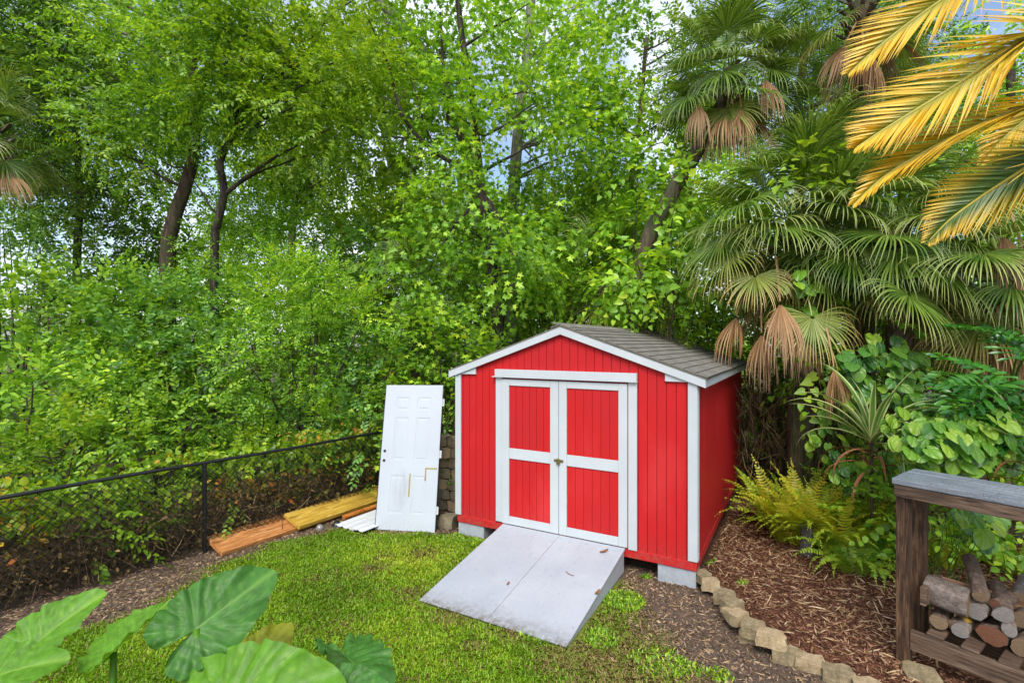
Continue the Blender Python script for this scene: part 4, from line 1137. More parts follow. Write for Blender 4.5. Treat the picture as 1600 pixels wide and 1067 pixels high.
# ---------------------------------------------------------------- the thicket: shrubs
SH = [
 ('leafy_shrub', 'bright yellow green leafy shrub behind the fence at the edge of the photo', 40, 545, 6.6, 290, 'ovate', 'light', 1.0),
 ('leafy_shrub', 'mid green shrub with small leaves behind the fence post', 235, 590, 7.3, 260, 'ovate_s', 'mid', 1.05),
 ('leafy_shrub', 'low dark shrub filling the gap between fence post and leaning door', 410, 600, 8.3, 230, 'ovate_s', 'mid', 1.0),
 ('round_leaf_shrub', 'broad round leaved shrub on the upper slope at the edge of the photo', 90, 400, 8.6, 330, 'round', 'mid', 1.0),
 ('leafy_shrub', 'deep green shrub mound below the curved grey brown trunk', 285, 415, 9.3, 300, 'ovate', 'blue', 1.0),
 ('feathery_shrub', 'large light green feathery shrub arching over the middle of the fence', 480, 400, 9.0, 290, 'feather', 'light', 1.05),
 ('feathery_shrub', 'pale feathery shrub standing tallest beneath the forked tree', 425, 300, 11.2, 250, 'feather', 'light', 1.15),
 ('leafy_shrub', 'dark glossy shrub directly behind the top of the leaning door', 575, 505, 9.3, 190, 'ovate', 'blue', 1.0),
 ('leafy_shrub', 'blue green shrub between the feathery shrub and the maple trunk', 590, 350, 11.5, 230, 'ovate', 'blue', 1.05),
 ('maple_sapling', 'leafy maple sapling between the leaning door and the shed roof', 690, 465, 9.4, 210, 'maple', 'light', 0.9),
 ('maple_sapling', 'maple sapling right behind the shed ridge', 855, 385, 10.6, 210, 'maple', 'mid', 0.95),
 ('maple_sapling', 'bright maple sapling brushing the far edge of the shed roof', 1030, 425, 9.6, 120, 'maple', 'yel', 0.95),
 ('leafy_shrub', 'grey green shrub behind the maple trunk under the pale trunk', 765, 330, 13.0, 300, 'ovate', 'mid', 1.2),
 ('leafy_shrub', 'dense shrub high at the photo edge below the dark oak', 30, 300, 11.0, 260, 'ovate_s', 'blue', 1.2),
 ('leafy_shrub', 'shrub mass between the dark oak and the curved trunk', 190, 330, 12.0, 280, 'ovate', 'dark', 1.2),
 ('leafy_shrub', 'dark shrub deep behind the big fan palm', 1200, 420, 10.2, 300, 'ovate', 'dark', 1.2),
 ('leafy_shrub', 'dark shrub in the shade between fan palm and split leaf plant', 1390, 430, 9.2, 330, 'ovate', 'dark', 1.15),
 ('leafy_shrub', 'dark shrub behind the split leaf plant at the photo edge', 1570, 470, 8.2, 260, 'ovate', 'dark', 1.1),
 ('leafy_shrub', 'low yellow green shrub leaning on the fence near the photo edge', 95, 655, 6.1, 250, 'ovate', 'yel', 0.85),
 ('leafy_shrub', 'low bright shrub peeping over the rail next to the fence post', 345, 655, 7.5, 170, 'ovate_s', 'yel', 1.0),
 ('feathery_shrub', 'low feathery bush behind the rail close to the leaning door', 535, 600, 8.9, 130, 'feather', 'light', 0.9),
 ('leafy_shrub', 'broad pale green bush filling the background between the maples', 650, 300, 15.0, 320, 'ovate', 'yel', 1.5),
 ('leafy_shrub', 'pale yellow green bush far behind the shed ridge', 900, 270, 15.5, 260, 'ovate', 'yel', 1.6),
 ('leafy_shrub', 'small dark shrub under the strap leaved plant behind the rack post', 1375, 720, 6.45, 120, 'ovate_s', 'mid', 0.8),
 ('leafy_shrub', 'shrub filling the gap beneath the leaning palm trunk', 1120, 320, 10.4, 190, 'ovate', 'mid', 1.15),
 ('leafy_shrub', 'low rounded shrub carrying the heart leaved vine behind the rack', 1470, 640, 6.4, 330, 'round', 'light', 1.0),
 ('leafy_shrub', 'tall vine laced shrub between the maples and the first palm', 960, 330, 12.0, 200, 'round', 'mid', 1.2),
]
for i, (nm, lb, px, yt, Y, wpx, kd, lf, sc) in enumerate(SH):
    shrub(nm, lb, px, yt, Y, wpx, kd, lf, 300+7*i, 13 if kd in ('maple', 'feather') else 16, sc, None, (0.32, 0.55) if Y < 10 else (0.4, 0.7))

# heart-leaved vine climbing up beside the palms
def vine_curtain(name, label, lobes, Y, seed, leaf='light', per=16, scale=1.0, kind='heart', cr=(0.3, 0.5), dens=1.0):
    C, Rd = lobes_px(lobes, Y, seed, dens, cr)
    lo = C[np.argmin(C[:, 2])]; g = Vector((lo[0], lo[1], 0))
    root = empty(name, g, 0, label, 'vine', 'climbing vines')
    rd = random.Random(seed); mb = MB()
    for i in range(min(len(C), 14)):
        c = Vector(C[i])-g
        mb.tube(wobble(bez((rd.uniform(-.2, .2), rd.uniform(-.2, .2), -0.05), (c.x*0.3, c.y*0.4, c.z*0.5), c, 9), 0.07, rd), 0.010, 5, False)
    mb.build('stems', M_bk_brown, root, smooth=True)
    clumps_foliage('foliage', kind, C-np.array(g), Rd, per, LM[leaf], root, seed+5, scale, None, 0.9, 0.35)
    return root
vine_curtain('heart_leaf_vine', 'tall curtain of heart leaved vine between the maple and the first palm', [(1010, 300, 60, 60), (1000, 400, 70, 60), (960, 450, 60, 50), (1040, 350, 40, 60)], 10.2, 701, 'light', 14, 1.15)
vine_curtain('heart_leaf_vine', 'bright vine wrapped round the leaning palm trunk above the roof', [(1035, 400, 45, 60), (1010, 450, 50, 50), (1060, 330, 30, 40, .2), (1060, 450, 35, 40)], 8.5, 704, 'light', 16, 1.0)
vine_curtain('heart_leaf_vine', 'vine sprinkled through the crown of the big fan palm', [(1230, 300, 60, 30, -.3), (1190, 330, 50, 20), (1330, 330, 50, 40, -.5)], 7.6, 702, 'yel', 7, 0.9)
vine_curtain('heart_leaf_vine', 'dark vine hanging in the shade below the big fan palm', [(1280, 470, 50, 50), (1330, 540, 60, 40, -.6), (1320, 600, 40, 40, -.7)], 7.6, 703, 'mid', 12, 0.95)
print('TRIS so far', TRI[0])
# ---------------------------------------------------------------- palms
def palm_leaf_mat(name, cols, tipcol, rough=0.4, trans=0.25, tip0=0.55):
    t = NT(name)
    f = t.attr('rnd')
    n = len(cols)
    c = t.ramp(f, [(0.1+0.8*i/(n-1), q) for i, q in enumerate(cols)])
    oi = t.n.new('ShaderNodeObjectInfo')
    k = t.math('ADD', t.attr('along'), t.math('MULTIPLY', t.math('SUBTRACT', oi.outputs['Random'], 0.5), 0.5))
    c = t.mix(t.ramp(k, [(tip0, 0.0), (min(1, tip0+0.45), 1.0)]), c, tipcol)
    b = t.bsdf(c, rough, None, 0.5)
    tr = t.node('ShaderNodeBsdfTranslucent', Color=t.mix(1.0, c, (1.2, 1.15, 0.5), 'MULTIPLY'))
    ms = t.node('ShaderNodeMixShader'); ms.inputs['Fac'].default_value = trans
    t.l.new(b, ms.inputs[1]); t.l.new(tr.outputs['BSDF'], ms.inputs[2])
    return t.done(ms.outputs['Shader'])
M_fan = palm_leaf_mat('fan_palm_green', [(0.055, 0.12, 0.014), (0.115, 0.21, 0.026), (0.21, 0.31, 0.05)], (0.36, 0.42, 0.12), 0.32, 0.28, 0.68)
M_fan_y = palm_leaf_mat('fan_palm_yellowing', [(0.13, 0.19, 0.025), (0.22, 0.28, 0.045), (0.32, 0.35, 0.08)], (0.50, 0.36, 0.12), 0.45, 0.25, 0.60)
M_fan_d = palm_leaf_mat('fan_palm_dead', [(0.15, 0.065, 0.022), (0.30, 0.15, 0.055), (0.42, 0.26, 0.12)], (0.34, 0.22, 0.12), 0.8, 0.12, 0.5)

HUB = {}
def fan_frond(name, elev, seed, mat_, Rl=0.88, nseg=50, arc=235, pet=0.8, grav=1.5, dead=False):
    """petiole along +x then a costapalmate fan; gravity bends it for a frond held at this elevation"""
    r = random.Random(seed)
    g = np.array([-math.sin(elev), 0, -math.cos(elev)])
    V, F, rnd, al = [], [], [], []
    def quad_strip(rows, rv, al_rows):
        o = len(V)
        for row, a_ in zip(rows, al_rows):
            for p in row: V.append(p); al.append(a_)
        k = len(rows[0])
        for i in range(len(rows)-1):
            for j in range(k-1):
                F.append((o+i*k+j, o+i*k+j+1, o+(i+1)*k+j+1, o+(i+1)*k+j)); rnd.append(rv)
    # petiole: flat triangular rod
    p = np.zeros(3); d = np.array([1.0, 0, 0]); rows = []
    for i in range(7):
        w = 0.020-0.008*i/6
        rows.append([p+np.array([0, -w, 0]), p+np.array([0, 0, 0.008]), p+np.array([0, w, 0]), p+np.array([0, 0, -0.012]), p+np.array([0, -w, 0])])
        d = d+g*0.06*(1.5 if dead else 1.0); d /= np.linalg.norm(d); p = p+d*pet/6
    quad_strip(rows, 0.9, [0.35]*7)
    hub, hd = p-d*pet/6, d
    side = np.array([0, 1.0, 0]); nrm_ = np.cross(hd, side)
    steps = [0.04, 0.22, 0.40, 0.56, 0.72, 0.87, 1.0]
    for s in range(nseg):
        th = R(-arc/2+arc*(s+0.5)/nseg+(r.uniform(-4, 4) if dead else r.uniform(-1.5, 1.5)))
        L = Rl*(0.80+0.28*math.cos(th*0.5)**2)*(r.uniform(0.62, 1.15) if dead else r.uniform(0.82, 1.08))
        if dead: th *= 0.27
        # costa bends the middle of the blade back
        cdir = hd*math.cos(th)+side*math.sin(th)
        dd = cdir+nrm_*(0.16-0.10*abs(math.sin(th)))
        dd /= np.linalg.norm(dd); p = hub+hd*0.03; rows = []; prev = 0.0
        dth = R(arc/nseg)*(0.50 if dead else 0.92)
        stiff = r.uniform(0.7, 1.35)
        for i, u in enumerate(steps):
            dl = (u-prev)*L; prev = u
            p = p+dd*dl
            k = grav*stiff*(0.08+2.2*max(0, u-0.34)**1.1)*(4.2 if dead else 1.0)
            dd = dd+g*k*dl/L*1.6; dd /= np.linalg.norm(dd)
            w = math.tan(dth/2)*u*L*1.02 if u <= 0.40 else math.tan(dth/2)*0.40*L*max(0.03, 1-(u-0.40)/0.60)**0.75
            sd = np.cross(nrm_, dd); sd /= max(1e-6, np.linalg.norm(sd)); up_ = np.cross(dd, sd)
            f_ = w*0.55
            rows.append([p-sd*w+up_*f_, p-up_*f_*0.2, p+sd*w+up_*f_])
        quad_strip(rows, r.random(), [u if not dead else 0.3+0.6*u for u in steps])
    me = fast_mesh(name, np.array(V), np.array(F), {'rnd': np.array(rnd)}, {'along': np.array(al)})
    me.materials.append(mat_)
    HUB[me.name] = Vector(hub)
    return me

ELV = [75, 48, 22, -5, -32, -58]
FANS = {e: [fan_frond('frond', R(e), 900+e*3+s, M_fan, grav=1.9+0.5*s) for s in range(2)] for e in ELV}
FANS_Y = {e: [fan_frond('frond', R(e), 980+e, M_fan_y, grav=2.3)] for e in (-5, -32, -58)}
FANS_D = [fan_frond('dead_frond', R(-62), 1000+s, M_fan_d, 0.92, 38, 250, 0.75, 1.6, True) for s in range(3)]
M_boot = bark_mat('palm_trunk', (0.03, 0.02, 0.013), (0.10, 0.072, 0.05), (0.22, 0.17, 0.125), (0.06, 0.08, 0.04))

def put_frond(root, C, az, el, me, sc, rd, roll=0.0, nm='frond'):
    d = Vector((math.cos(az)*math.cos(el), math.sin(az)*math.cos(el), math.sin(el)))
    M = mat_at(C, d, (0, 0, 1)) @ Matrix.Rotation(roll, 4, 'X') @ Matrix.Scale(sc, 4)
    o = link_mesh(nm, me, None, root, M)
    return o

def fan_palm(name, label, trunk, crown, n, scale, seed, dead=0, yellow=2, r0=0.15, emin=-45, emax=82, mats=None, az_list=None, boots=True):
    """trunk: list of world points, crown at its top"""
    rd = random.Random(seed)
    base = Vector((trunk[0].x, trunk[0].y, 0))
    root = empty(name, base, 0, label, 'palm', 'fan palms')
    tp = [p-base for p in resample(trunk, 14)]
    MB().tube(tp, [r0*(1.1-0.2*i/13) for i in range(14)], 12).build('trunk', M_boot, root, smooth=True)
    C = crown-base
    if boots:
        mb = MB()
        for i in range(26):
            a = i*2.4; z = -0.75*(i/26)
            d = Vector((math.cos(a), math.sin(a), 0.9)).normalized()
            q = C+Vector((math.cos(a), math.sin(a), 0))*r0*0.9+Vector((0, 0, z-0.1))
            mb.box(0, 0.26, -0.03, 0.03, -0.010, 0.012, mat_at(q, d, (0, 0, 1)))
        mb.build('leaf_bases', M_boot, root)
    for i in range(n):
        f = i/(n-1); el = emax+(emin-emax)*f**0.85+rd.uniform(-7, 7)
        e = min(ELV, key=lambda q: abs(q-el)); az = i*2.39996+rd.uniform(-0.25, 0.25)
        if i >= n-yellow and e in FANS_Y: me = FANS_Y[e][0]
        else: me = rd.choice(FANS[e])
        put_frond(root, C+Vector((0, 0, -0.25*f)), az, R(el), me, scale*rd.uniform(0.85, 1.1), rd, rd.uniform(-0.35, 0.35))
    for i in range(dead):
        az = (az_list[i] if az_list else i*2.1+rd.uniform(-.4, .4))
        put_frond(root, C+Vector((0, 0, -0.35)), az, R(rd.uniform(-68, -40)), rd.choice(FANS_D), scale*rd.uniform(0.85, 1.1), rd, rd.uniform(-.3, .3), 'dead_frond')
    return root

def col(px, py, Y, dx=0.0):
    c = P(px, py, Y); return [Vector((c.x+dx, c.y, -0.1)), Vector((c.x+dx*0.5, c.y, c.z*0.5)), c]
c1 = P(1140, 110, 9.0)
fan_palm('fan_palm', 'tall fan palm with dark leaning trunk and hanging brown fronds', [Vector((P(985, 600, 9.0).x, 9.0, -0.1)), P(1000, 430, 9.0), P(1040, 320, 9.0), P(1090, 235, 9.0), P(1130, 160, 9.0), c1], c1, 30, 0.9, 11, 4, 3, 0.13, -40, 80, None, [3.9, 4.6, 5.4, 4.2])
c2 = P(1240, 345, 7.7)
fan_palm('fan_palm', 'big full fan palm drooping over the shed roof corner', col(1250, 350, 7.7), c2, 44, 0.98, 12, 5, 4, 0.17, -58, 80, None, [3.55, 4.2, 4.75, 5.0, 3.2])
c3 = P(1400, 350, 7.0)
fan_palm('fan_palm', 'fan palm behind the lower tips of the yellow fronds', col(1405, 360, 7.0), c3, 38, 0.92, 13, 2, 3, 0.16, -55, 80)
c4 = P(1330, 150, 9.5)
fan_palm('fan_palm', 'high fan palm above the big one with grey hanging dead leaves', col(1335, 160, 9.5), c4, 30, 0.92, 14, 3, 2, 0.15, -45, 78, None, [4.7, 4.0, 5.5])
c5 = P(1560, 395, 6.6)
fan_palm('fan_palm', 'shaded fan palm with brown fronds at the photo edge', col(1570, 400, 6.6), c5, 28, 0.9, 15, 4, 3, 0.16, -55, 75, None, [3.9, 4.5, 5.0, 3.4])
c6 = P(1345, -10, 8.2)
fan_palm('fan_palm', 'palm with brown hanging skirt cut by the top edge of the photo', col(1350, 0, 8.2), c6, 14, 0.95, 16, 6, 2, 0.15, -40, 78, None, [3.6, 4.3, 4.9, 5.5, 3.1, 5.9])
c7 = P(-10, 200, 9.5)
fan_palm('fan_palm', 'palm half cut by the photo edge beneath the dark oak', col(-15, 210, 9.5), c7, 16, 0.85, 17, 3, 2, 0.14, -50, 75, None, [5.2, 4.6, 5.8])
c8 = P(655, 440, 11.0); c8.z = max(c8.z, 2.4)
fan_palm('palmetto', 'palmetto in the understory between feathery shrub and maple trunk', col(650, 460, 10.2), P(640, 445, 10.2), 16, 0.85, 18, 0, 0, 0.10, -30, 75, boots=False)
fan_palm('palmetto', 'palmetto showing through leaves above the shed ridge', col(940, 440, 10.6), P(945, 430, 10.6), 16, 0.9, 19, 1, 1, 0.10, -30, 75, boots=False)
# single fronds that hang beside the shed roof
def lone(px, py, Y, az, el, me, sc, root, nm, roll=0.0):
    base = root.location
    put_frond(root, P(px, py, Y)-base, az, R(el), me, sc, None, roll, nm)
big = [o for o in bpy.data.objects if o.get('label', '').startswith('big full fan palm')][0]
def hub_frond(root, px, py, Y, az, el, me, sc, roll=0.0, nm='frond'):
    """a frond whose blade centre is at this place"""
    el = R(el); d = Vector((math.cos(az)*math.cos(el), math.sin(az)*math.cos(el), math.sin(el)))
    Rm = frame(d, (0, 0, 1)).to_4x4() @ Matrix.Rotation(roll, 4, 'X') @ Matrix.Scale(sc, 4)
    q = P(px, py, Y)-root.location-(Rm @ HUB[me.name])
    link_mesh(nm, me, None, root, Matrix.Translation(q) @ Rm)
def by_label(s): return [o for o in bpy.data.objects if o.get('label', '').startswith(s)][0]
tall, fp3, fp5 = by_label('tall fan palm'), by_label('fan palm behind the lower'), by_label('shaded fan palm')
for px, py, Y, az, el, k, sc, ro in ((1218, 352, 6.9, 4.5, -5, 0, 0.95, 0), (1164, 317, 7.0, 3.7, -5, 1, 1.05, .15), (1263, 244, 7.1, 4.4, 48, 0, 1.0, 0), (1195, 265, 7.2, 3.8, 22, 1, 0.95, .2),
                                 (1308, 322, 6.8, 4.9, -5, 0, 1.0, -.2), (1330, 395, 6.7, 4.8, -32, 1, 0.95, .1), (1130, 370, 7.3, 3.6, -32, 0, 0.9, 0), (1290, 205, 7.3, 4.9, 48, 1, 0.95, 0.2)):
    hub_frond(big, px, py, Y, az, el, FANS[el][k], sc, ro)
for px, py, Y, az, el, sc, ro in ((1139, 397, 7.2, 3.7, -32, 0.9, .1), (1269, 493, 6.6, 4.6, -58, 0.8, 0), (1180, 430, 6.9, 4.2, -32, 0.7, 0)):
    hub_frond(big, px, py, Y, az, el, FANS_Y[el][0], sc, ro)
for px, py, Y, az, el, k, sc, ro in ((1219, 471, 6.7, 4.4, -58, 0, 0.95, 0), (1151, 493, 7.3, 3.9, -40, 1, 0.85, .2), (1303, 573, 6.3, 4.7, -66, 2, 0.68, 0), (1190, 520, 7.1, 4.3, -62, 1, 0.8, 0), (1245, 520, 7.2, 4.6, -60, 0, 0.8, .3)):
    hub_frond(big, px, py, Y, az, el, FANS_D[k], sc, ro, 'dead_frond')
for px, py, Y, az, el, k, sc, ro in ((1418, 458, 6.1, 4.95, -32, 0, 0.95, -.2), (1455, 335, 6.4, 4.6, -5, 1, 0.9, 0), (1380, 300, 6.6, 4.3, 22, 0, 0.9, 0), (1470, 420, 6.2, 5.2, -32, 1, 0.95, 0), (1400, 390, 6.4, 4.3, -32, 0, 0.85, .2)):
    hub_frond(fp3, px, py, Y, az, el, FANS[el][k], sc, ro)
for px, py, Y, az, el, k, sc, ro in ((1535, 395, 5.9, 4.4, -5, 0, 0.85, 0), (1580, 440, 5.9, 4.6, -32, 1, 0.85, 0)):
    hub_frond(fp5, px, py, Y, az, el, FANS[el][k], sc, ro)
hub_frond(fp5, 1565, 365, 6.0, 4.6, -60, FANS_D[0], 0.8, 0, 'dead_frond')
hub_frond(fp5, 1600, 400, 5.9, 4.4, -60, FANS_D[2], 0.8, 0, 'dead_frond')
for px, py, Y, az, el, k, sc, ro in ((1095, 85, 8.4, 3.9, -5, 0, 0.95, 0), (1180, 70, 8.5, 4.6, 22, 1, 0.95, 0), (1150, 40, 8.6, 4.3, 48, 0, 0.95, 0), (1205, 105, 8.5, 5.0, -32, 0, 0.85, 0), (1130, 110, 8.3, 4.2, -32, 1, 0.85, 0), (1075, 150, 8.5, 3.7, -32, 1, 0.8, 0)):
    hub_frond(tall, px, py, Y, az, el, FANS[el][k], sc, ro)
for px, py, Y, az, el, k, sc, ro in ((1195, 122, 8.3, 4.8, -58, 0, 0.85, 0), (1092, 162, 8.4, 4.2, -62, 1, 0.8, 0), (1158, 168, 8.3, 4.6, -66, 2, 0.8, 0)):
    hub_frond(tall, px, py, Y, az, el, FANS_D[k], sc, ro, 'dead_frond')

# ---------------------------------------------------------------- date palm with yellow fronds (its trunk stands outside the photo)
def plume_mat(name, ycols, green, g0, g1):
    t = NT(name)
    c = t.ramp(t.attr('rnd'), [(0.15, ycols[0]), (0.5, ycols[1]), (0.85, ycols[2])])
    c = t.mix(t.ramp(t.attr('along'), [(g0, 1.0), (g1, 0.0)]), c, green)
    c = t.mix(t.ramp(t.attr('along'), [(0.93, 0.0), (1.0, 0.5)]), c, (0.25, 0.11, 0.02))
    b = t.bsdf(c, 0.36, None, 0.5)
    tr = t.node('ShaderNodeBsdfTranslucent', Color=c)
    ms = t.node('ShaderNodeMixShader'); ms.inputs['Fac'].default_value = 0.3
    t.l.new(b, ms.inputs[1]); t.l.new(tr.outputs['BSDF'], ms.inputs[2])
    return t.done(ms.outputs['Shader'])
YC = [(0.62, 0.36, 0.008), (0.72, 0.48, 0.015), (0.74, 0.53, 0.05)]
M_pl1 = plume_mat('yellow_leaflet', YC, (0.26, 0.29, 0.025), 0.03, 0.36)
M_pl2 = plume_mat('half_green_leaflet', YC, (0.075, 0.145, 0.018), 0.30, 0.85)
M_rach = NT('rachis'); M_rach = M_rach.done(M_rach.bsdf((0.36, 0.30, 0.035), 0.45))
def plume(path, n, Lmax, seed, mat_, root, up=(0, 0, 1), lift=0.15):
    r = random.Random(seed)
    pts = resample(path, n+1); V, F, rnd, al = [], [], [], []
    upv = np.array(up, float)
    for i in range(n):
        u = i/(n-1)
        t_ = np.array(pts[i+1]-pts[i]); t_ /= np.linalg.norm(t_)
        for s in (-1, 1):
            sd = np.cross(t_, upv)*s; sd /= np.linalg.norm(sd); nr = np.cross(sd, t_)*s
            L = Lmax*(0.5+0.5*math.sin(math.pi*min(1, 0.18+u*0.72)))*(1-0.80*(max(0, u-0.5)/0.5)**1.4)*r.uniform(0.92, 1.05)
            an = R(60-40*u**1.2+r.uniform(-3, 3))
            d = t_*math.cos(an)+sd*math.sin(an)+nr*(lift+r.uniform(-0.12, 0.12)); d /= np.linalg.norm(d)
            p = np.array(pts[i])+sd*0.006; w0 = 0.0074
            o = len(V); rv = r.random(); k = 5
            for j in range(k):
                q = j/(k-1); w = w0*(0.6+0.5*math.sin(math.pi*min(1, q*1.1+0.1)))*(1-q**3)+0.0006
                ws = np.cross(d, nr); ws /= np.linalg.norm(ws); un = np.cross(ws, d)
                V += [p-ws*w+un*w*0.5, p-un*w*0.1, p+ws*w+un*w*0.5]; al += [q]*3
                p = p+d*L/(k-1); d = d+np.array([0, 0, -0.035*(0.4+q)]); d /= np.linalg.norm(d)
            for j in range(k-1):
                F += [(o+3*j, o+3*j+1, o+3*j+4, o+3*j+3), (o+3*j+1, o+3*j+2, o+3*j+5, o+3*j+4)]; rnd += [rv, rv]
    me = fast_mesh('frond', np.array(V), np.array(F), {'rnd': np.array(rnd)}, {'along': np.array(al)})
    fr = link_mesh('frond', me, mat_, root)
    MB().tube(pts, [0.016*(1-0.85*i/n)+0.002 for i in range(n+1)], 6).build('rachis', M_rach, fr, smooth=True)
    return fr
dp_c = Vector((4.35, 2.55, 5.0))
dp = empty('date_palm', (4.35, 2.55, 0), 0, 'date palm with bright yellow feather fronds reaching in from the photo edge', 'palm')
MB().tube([(0.1, 0.05, -0.1), (0.03, 0, 2.2), (0, 0, 4.7)], [0.28, 0.25, 0.30], 14).build('trunk', M_boot, dp, smooth=True)
rel = lambda *p: [dp_c-dp.location]+[P(*q)-dp.location for q in p]
plume(rel((1620, -140, 2.75), (1560, -62, 2.85), (1480, -5, 2.95), (1412, 43, 3.05), (1362, 83, 3.1), (1328, 114, 3.12)), 100, 0.38, 1, M_pl1, dp, (-0.35, -0.75, 0.55))
plume(rel((1700, 10, 2.45), (1600, 62, 2.6), (1500, 130, 2.75), (1425, 176, 2.85), (1376, 206, 2.9), (1338, 231, 2.92)), 104, 0.40, 2, M_pl1, dp, (-0.35, -0.75, 0.55))
plume(rel((1720, 110, 2.4), (1610, 165, 2.6), (1520, 200, 2.75), (1445, 238, 2.85), (1382, 276, 2.9), (1336, 318, 2.92)), 104, 0.33, 3, M_pl1, dp, (-0.15, -0.55, 0.8))
plume(rel((1760, 190, 2.3), (1660, 228, 2.45), (1585, 275, 2.6), (1530, 310, 2.7), (1485, 343, 2.75), (1452, 376, 2.78)), 96, 0.31, 4, M_pl2, dp, (-0.35, -0.75, 0.5))
plume(rel((1740, 90, 3.2), (1650, 150, 3.4), (1600, 190, 3.5), (1565, 220, 3.55), (1535, 255, 3.58)), 76, 0.28, 5, M_pl1, dp, (-0.2, -0.6, 0.8))

# ---------------------------------------------------------------- ferns
M_fern = leaf_mat('fern_green', [(0.22, 0.34, 0.022), (0.36, 0.46, 0.028), (0.50, 0.54, 0.035), (0.62, 0.52, 0.05)], 0.45, 0.35)
M_fern2 = leaf_mat('fern_deep_green', [(0.06, 0.18, 0.02), (0.11, 0.28, 0.025), (0.20, 0.38, 0.03), (0.34, 0.44, 0.04)], 0.42, 0.35)
def fern_mesh(seed, L, lean, mat_, npin=26):
    r = random.Random(seed); V, F, rnd = [], [], []
    p = np.zeros(3); el = R(80-lean*12); rv2 = r.random()
    for i in range(npin):
        u = i/(npin-1); d = np.array([math.cos(el), 0, math.sin(el)]); nr = np.array([-math.sin(el), 0, math.cos(el)])
        w = L*0.085*math.sin(math.pi*min(1, 0.15+u*0.85))**0.7*(1-0.75*max(0, u-0.6)/0.4)+0.003
        for s in (-1, 1):
            if r.random() < 0.04: continue
            sd = np.array([0, s, 0])*0.93+d*0.28+nr*r.uniform(-0.25, 0.35)
            o = len(V); b = L/npin*0.48
            V += [p-d*b*0.6, p+d*b*0.8, p+sd*w*0.65+d*b*0.85, p+sd*w+d*b*0.1, p+sd*w*0.6-d*b*0.55]
            F.append((o, o+1, o+2, o+3, o+4) if s < 0 else (o+4, o+3, o+2, o+1, o)); rnd.append(r.random())
        p = p+d*L/npin; el -= lean*R(85)/npin*(0.5+u)
    n = len(F)
    me = fast_mesh('frond', np.array(V), np.array(F), {'rnd': np.array(rnd), 'rnd2': np.full(n, rv2)})
    me.materials.append(mat_); return me
FERN = [fern_mesh(s, 0.64, 0.35+0.25*s, M_fern) for s in range(5)]
FERN2 = [fern_mesh(20+s, 0.62, 0.8+0.25*s, M_fern2) for s in range(4)]
def fern(name, label, px, py, z, n, sc, meshes, seed, rad=0.18):
    rd = random.Random(seed); g = G(px, py, z); g.z = hz(g.x, g.y)
    root = empty(name, g, 0, label, 'fern', 'sword ferns in the mulch bed')
    for i in range(n):
        az = rd.uniform(0, 6.283); o = Vector((math.cos(az), math.sin(az), 0))*rad*math.sqrt(rd.random())
        link_mesh('frond', rd.choice(meshes), None, root, Matrix.Translation(o) @ Matrix.Rotation(az+rd.uniform(-.5, .5), 4, 'Z') @ Matrix.Rotation(rd.uniform(-.3, .3), 4, 'X') @ Matrix.Scale(sc*rd.uniform(0.7, 1.15), 4))
    return root
fern('sword_fern', 'yellow green sword fern clump at the back of the mulch bed near the shed', 1245, 838, 0.08, 110, 1.5, FERN, 1, 0.36)
fern('sword_fern', 'yellow green fern clump growing around the dark stump', 1305, 855, 0.08, 110, 1.5, FERN, 2, 0.34)
fern('sword_fern', 'greener arching fern clump in front of the stump', 1335, 888, 0.08, 60, 1.05, FERN2, 3, 0.2)
fern('sword_fern', 'small fern between fern clumps and the rack post', 1372, 850, 0.08, 26, 0.95, FERN2, 4, 0.2)
fern('sword_fern', 'fern growing behind the firewood rack next to its posts', 1478, 880, 0.08, 30, 0.9, FERN, 5, 0.2)
fern('sword_fern', 'shaded fern behind the logs at the photo edge', 1590, 890, 0.08, 36, 1.0, FERN2, 6, 0.25)
fern('sword_fern', 'little fern sprig in the dark behind the shed corner', 1245, 742, 0.08, 14, 0.8, FERN2, 7, 0.12)
g = G(1268, 872, 0.08)
o = MB().tube([(0, 0, -0.05), (0.01, 0, 0.2), (0.0, 0.0, 0.36)], [0.075, 0.068, 0.066], 14).build('stump', bark_mat('stump_wood', (0.03, 0.028, 0.026), (0.09, 0.085, 0.08), (0.18, 0.17, 0.16)), None, Matrix.Translation((g.x, g.y+0.10, hz(g.x, g.y))))
tag(o, 'short grey stump post standing inside the yellow green ferns', 'stump')

